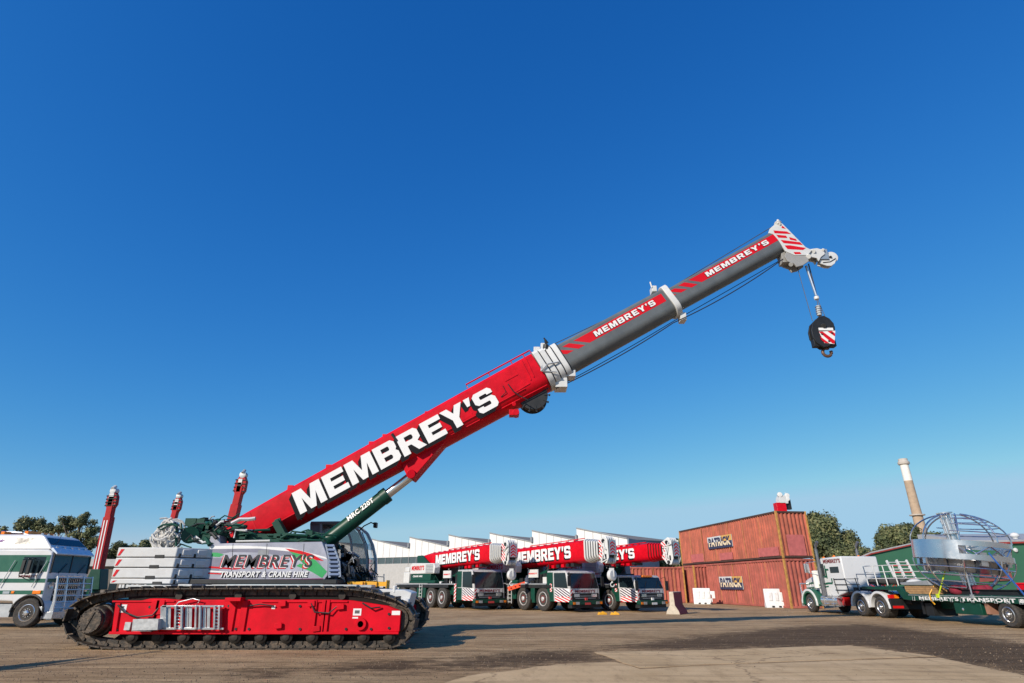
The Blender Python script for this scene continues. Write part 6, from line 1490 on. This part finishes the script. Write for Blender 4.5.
# ================================================================== TREES
LEAF=[mat('gum_leaf_dark',(.05,.066,.024),.75,var=.45,scale=.7),mat('gum_leaf_mid',(.105,.12,.045),.75,var=.4,scale=.7),mat('gum_leaf_light',(.18,.18,.08),.75,var=.35,scale=.7)]
BARK=mat('bark',(.20,.16,.12),.9,var=.3,scale=2)
def tree(loc,H,crown,label,seed,leaf=.28,dens=1.,cat='tree',trunk_r=.35,group='trees beyond the yard'):
    rn=random.Random(seed); r=empty('tree',(loc[0],loc[1],0)); tag(r,label,cat,group)
    mb=MB(); base=Vector((0,0,0)); fork=Vector((0,0,H*.3))
    mb.tube([base,Vector((rn.uniform(-.2,.2),0,H*.15)),fork],trunk_r,8)
    clumps=[]
    for (cx,cz,rx,rz) in crown:
        n=max(9,int(9*rx*rz/3))
        for k in range(n):
            a=rn.uniform(0,math.tau); t=rn.uniform(-1,1); rad=rn.uniform(.2,.92); s_=math.sqrt(1-t*t)
            clumps.append((Vector((cx+rx*rad*s_*math.cos(a),rx*.8*rad*s_*math.sin(a),cz+rz*rad*t)),rn.uniform(.34,.62)*min(rx,rz)))
        c=Vector((cx,0,cz)); mid=fork.lerp(c,.5)+Vector((rn.uniform(-.3,.3),0,-.3)); mb.tube([fork,mid,c],trunk_r*.35,6)
        for k in range(3):
            q=rn.choice(clumps)[0]; mb.tube([mid,(mid+q)/2,q],trunk_r*.16,5)
    mb.build('trunk',BARK,r)
    lb=MB()
    for c,rad in clumps:
        n=int(420*dens*rad*rad/(leaf*leaf)/12)+40
        tone=rn.choice((0,0,1,1,1,2))
        for k in range(n):
            d=Vector((rn.gauss(0,1),rn.gauss(0,1),rn.gauss(0,.75))).normalized()*rad*(rn.uniform(.3,1.0)+abs(rn.gauss(0,.22)))
            p=c+d; nrm=(d.normalized()+Vector((rn.uniform(-1,1),rn.uniform(-1,1),rn.uniform(-.6,1)))*.8).normalized()
            u=nrm.cross(Vector((rn.uniform(-1,1),rn.uniform(-1,1),rn.uniform(-1,1)))).normalized(); v_=nrm.cross(u); s1=leaf*rn.uniform(.5,1.1); s2=s1*rn.uniform(.4,.8)
            lb.add([p-u*s1,p-v_*s2,p+u*s1,p+v_*s2],[(0,1,2,3)],min(2,max(0,tone+rn.choice((-1,0,0,1)))))
    lb.build('crown',LEAF,r,smooth=0,recalc=False)
def tpx(px,ytop,Y): p=P(px,ytop,Y); return p
def tree_px(px,Y,blobs,label,seed,**k):
    base=P(px,560,Y); cr=[]
    for (x,y,rx,ry) in blobs: c=P(x,y,Y); s_=Y/600.; cr.append((c.x-base.x,c.z,rx*s_*1.0,ry*s_*1.0))
    tree((base.x,Y),max(c[1]+c[3] for c in cr),cr,label,seed,**k)
tree_px(828,95,[(822,538,18,22),(838,541,16,14),(818,525,14,11),(828,556,24,16)],'broad dense dark tree between the container stack and the prime mover',1,leaf=.24,dens=1.0)
tree_px(856,88,[(850,558,14,13),(864,561,12,12),(840,565,14,12)],'low round tree behind the prime mover cab',2,leaf=.24,dens=.9)
tree_px(897,100,[(890,538,14,12),(908,534,16,11),(922,540,13,12),(885,552,12,10),(903,553,18,12)],'spreading tree in front of the tall chimney',3,leaf=.24,dens=.9)
tree_px(938,105,[(932,541,12,11),(948,546,12,11)],'tree behind the steel cage beside the chimney',31,leaf=.24,dens=.85)
tree_px(655,92,[(650,551,12,9),(668,549,12,9),(660,560,18,12),(680,556,10,14)],'low dark tree between the warehouse and the containers',4,leaf=.24,dens=.9)
tree_px(72,85,[(66,524,12,7),(82,521,13,8),(92,531,9,7),(75,540,10,9),(58,531,9,6),(90,545,9,8)],'open crowned gum tree beside the red boom with white edge lines',5,leaf=.17,dens=.42)
tree_px(33,88,[(27,524,10,9),(40,524,11,7),(50,530,9,7),(35,537,14,10)],'gum tree behind the roof of the white truck',6,leaf=.19,dens=.5)
tree_px(2,90,[(0,532,7,7),(-8,538,9,10)],'smallest of the gum trees, low behind the sleeper roof of the cab-over truck',7,leaf=.2,dens=.6)
tree_px(120,100,[(112,556,11,10),(124,549,10,7),(132,558,10,10)],'low bushy tree seen between the cab-over truck and the counterweight',8,leaf=.24,dens=.9)
tree_px(148,96,[(146,545,11,8),(158,546,12,8),(150,556,14,9),(168,553,12,10)],'bushy tree directly behind the white counterweight',9,leaf=.24,dens=.9)
# utility pole thin mast behind counterweight handled by tree line

T1=G(98,656.7); T2=G(158,651.5); B1=G(-70,676.5)  # unseen leaning boom, added and shaped so its shadow falls across the dirt
sh=Vector((1.3,1.45,0)); A_=B1-sh*1.1+Vector((0,0,1.1)); C1=T1-sh*6.2+Vector((0,0,6.2)); C2=T2-sh*6.6+Vector((0,0,6.6)); A2=G(20,669)-sh*3.0+Vector((0,0,3.0))
r=empty('shadow_boom',(A_.x,A_.y,0)); tag(r,'guessed red boom out of view, added to cast the thin shadow on the dirt','shadow caster')
M0=Matrix.Translation(-Vector((A_.x,A_.y,0)))
def sq(c,w_): return [c+Vector((a*w_,b_*w_,d*w_)) for a,b_,d in ((-.7,.7,-.7),(.7,-.7,-.7),(.7,-.7,.7),(-.7,.7,.7))]
mb=MB(M0); mb.loft([sq(A_,.34),sq(A_.lerp(C1,.5),.24),sq(C1,.03)]); mb.build('boom',RED,r)
mb=MB(M0); mb.tube([A_.lerp(C1,.25),A2,C2],.06,8); mb.build('shadow_jib',RED,r)  # thin jib added for the second, slimmer shadow line
mb=MB(M0); mb.box((A_.x-.8,A_.y-.8,0),(A_.x+.8,A_.y+.8,.9)); mb.build('base',DARK,r,bevel=.05)
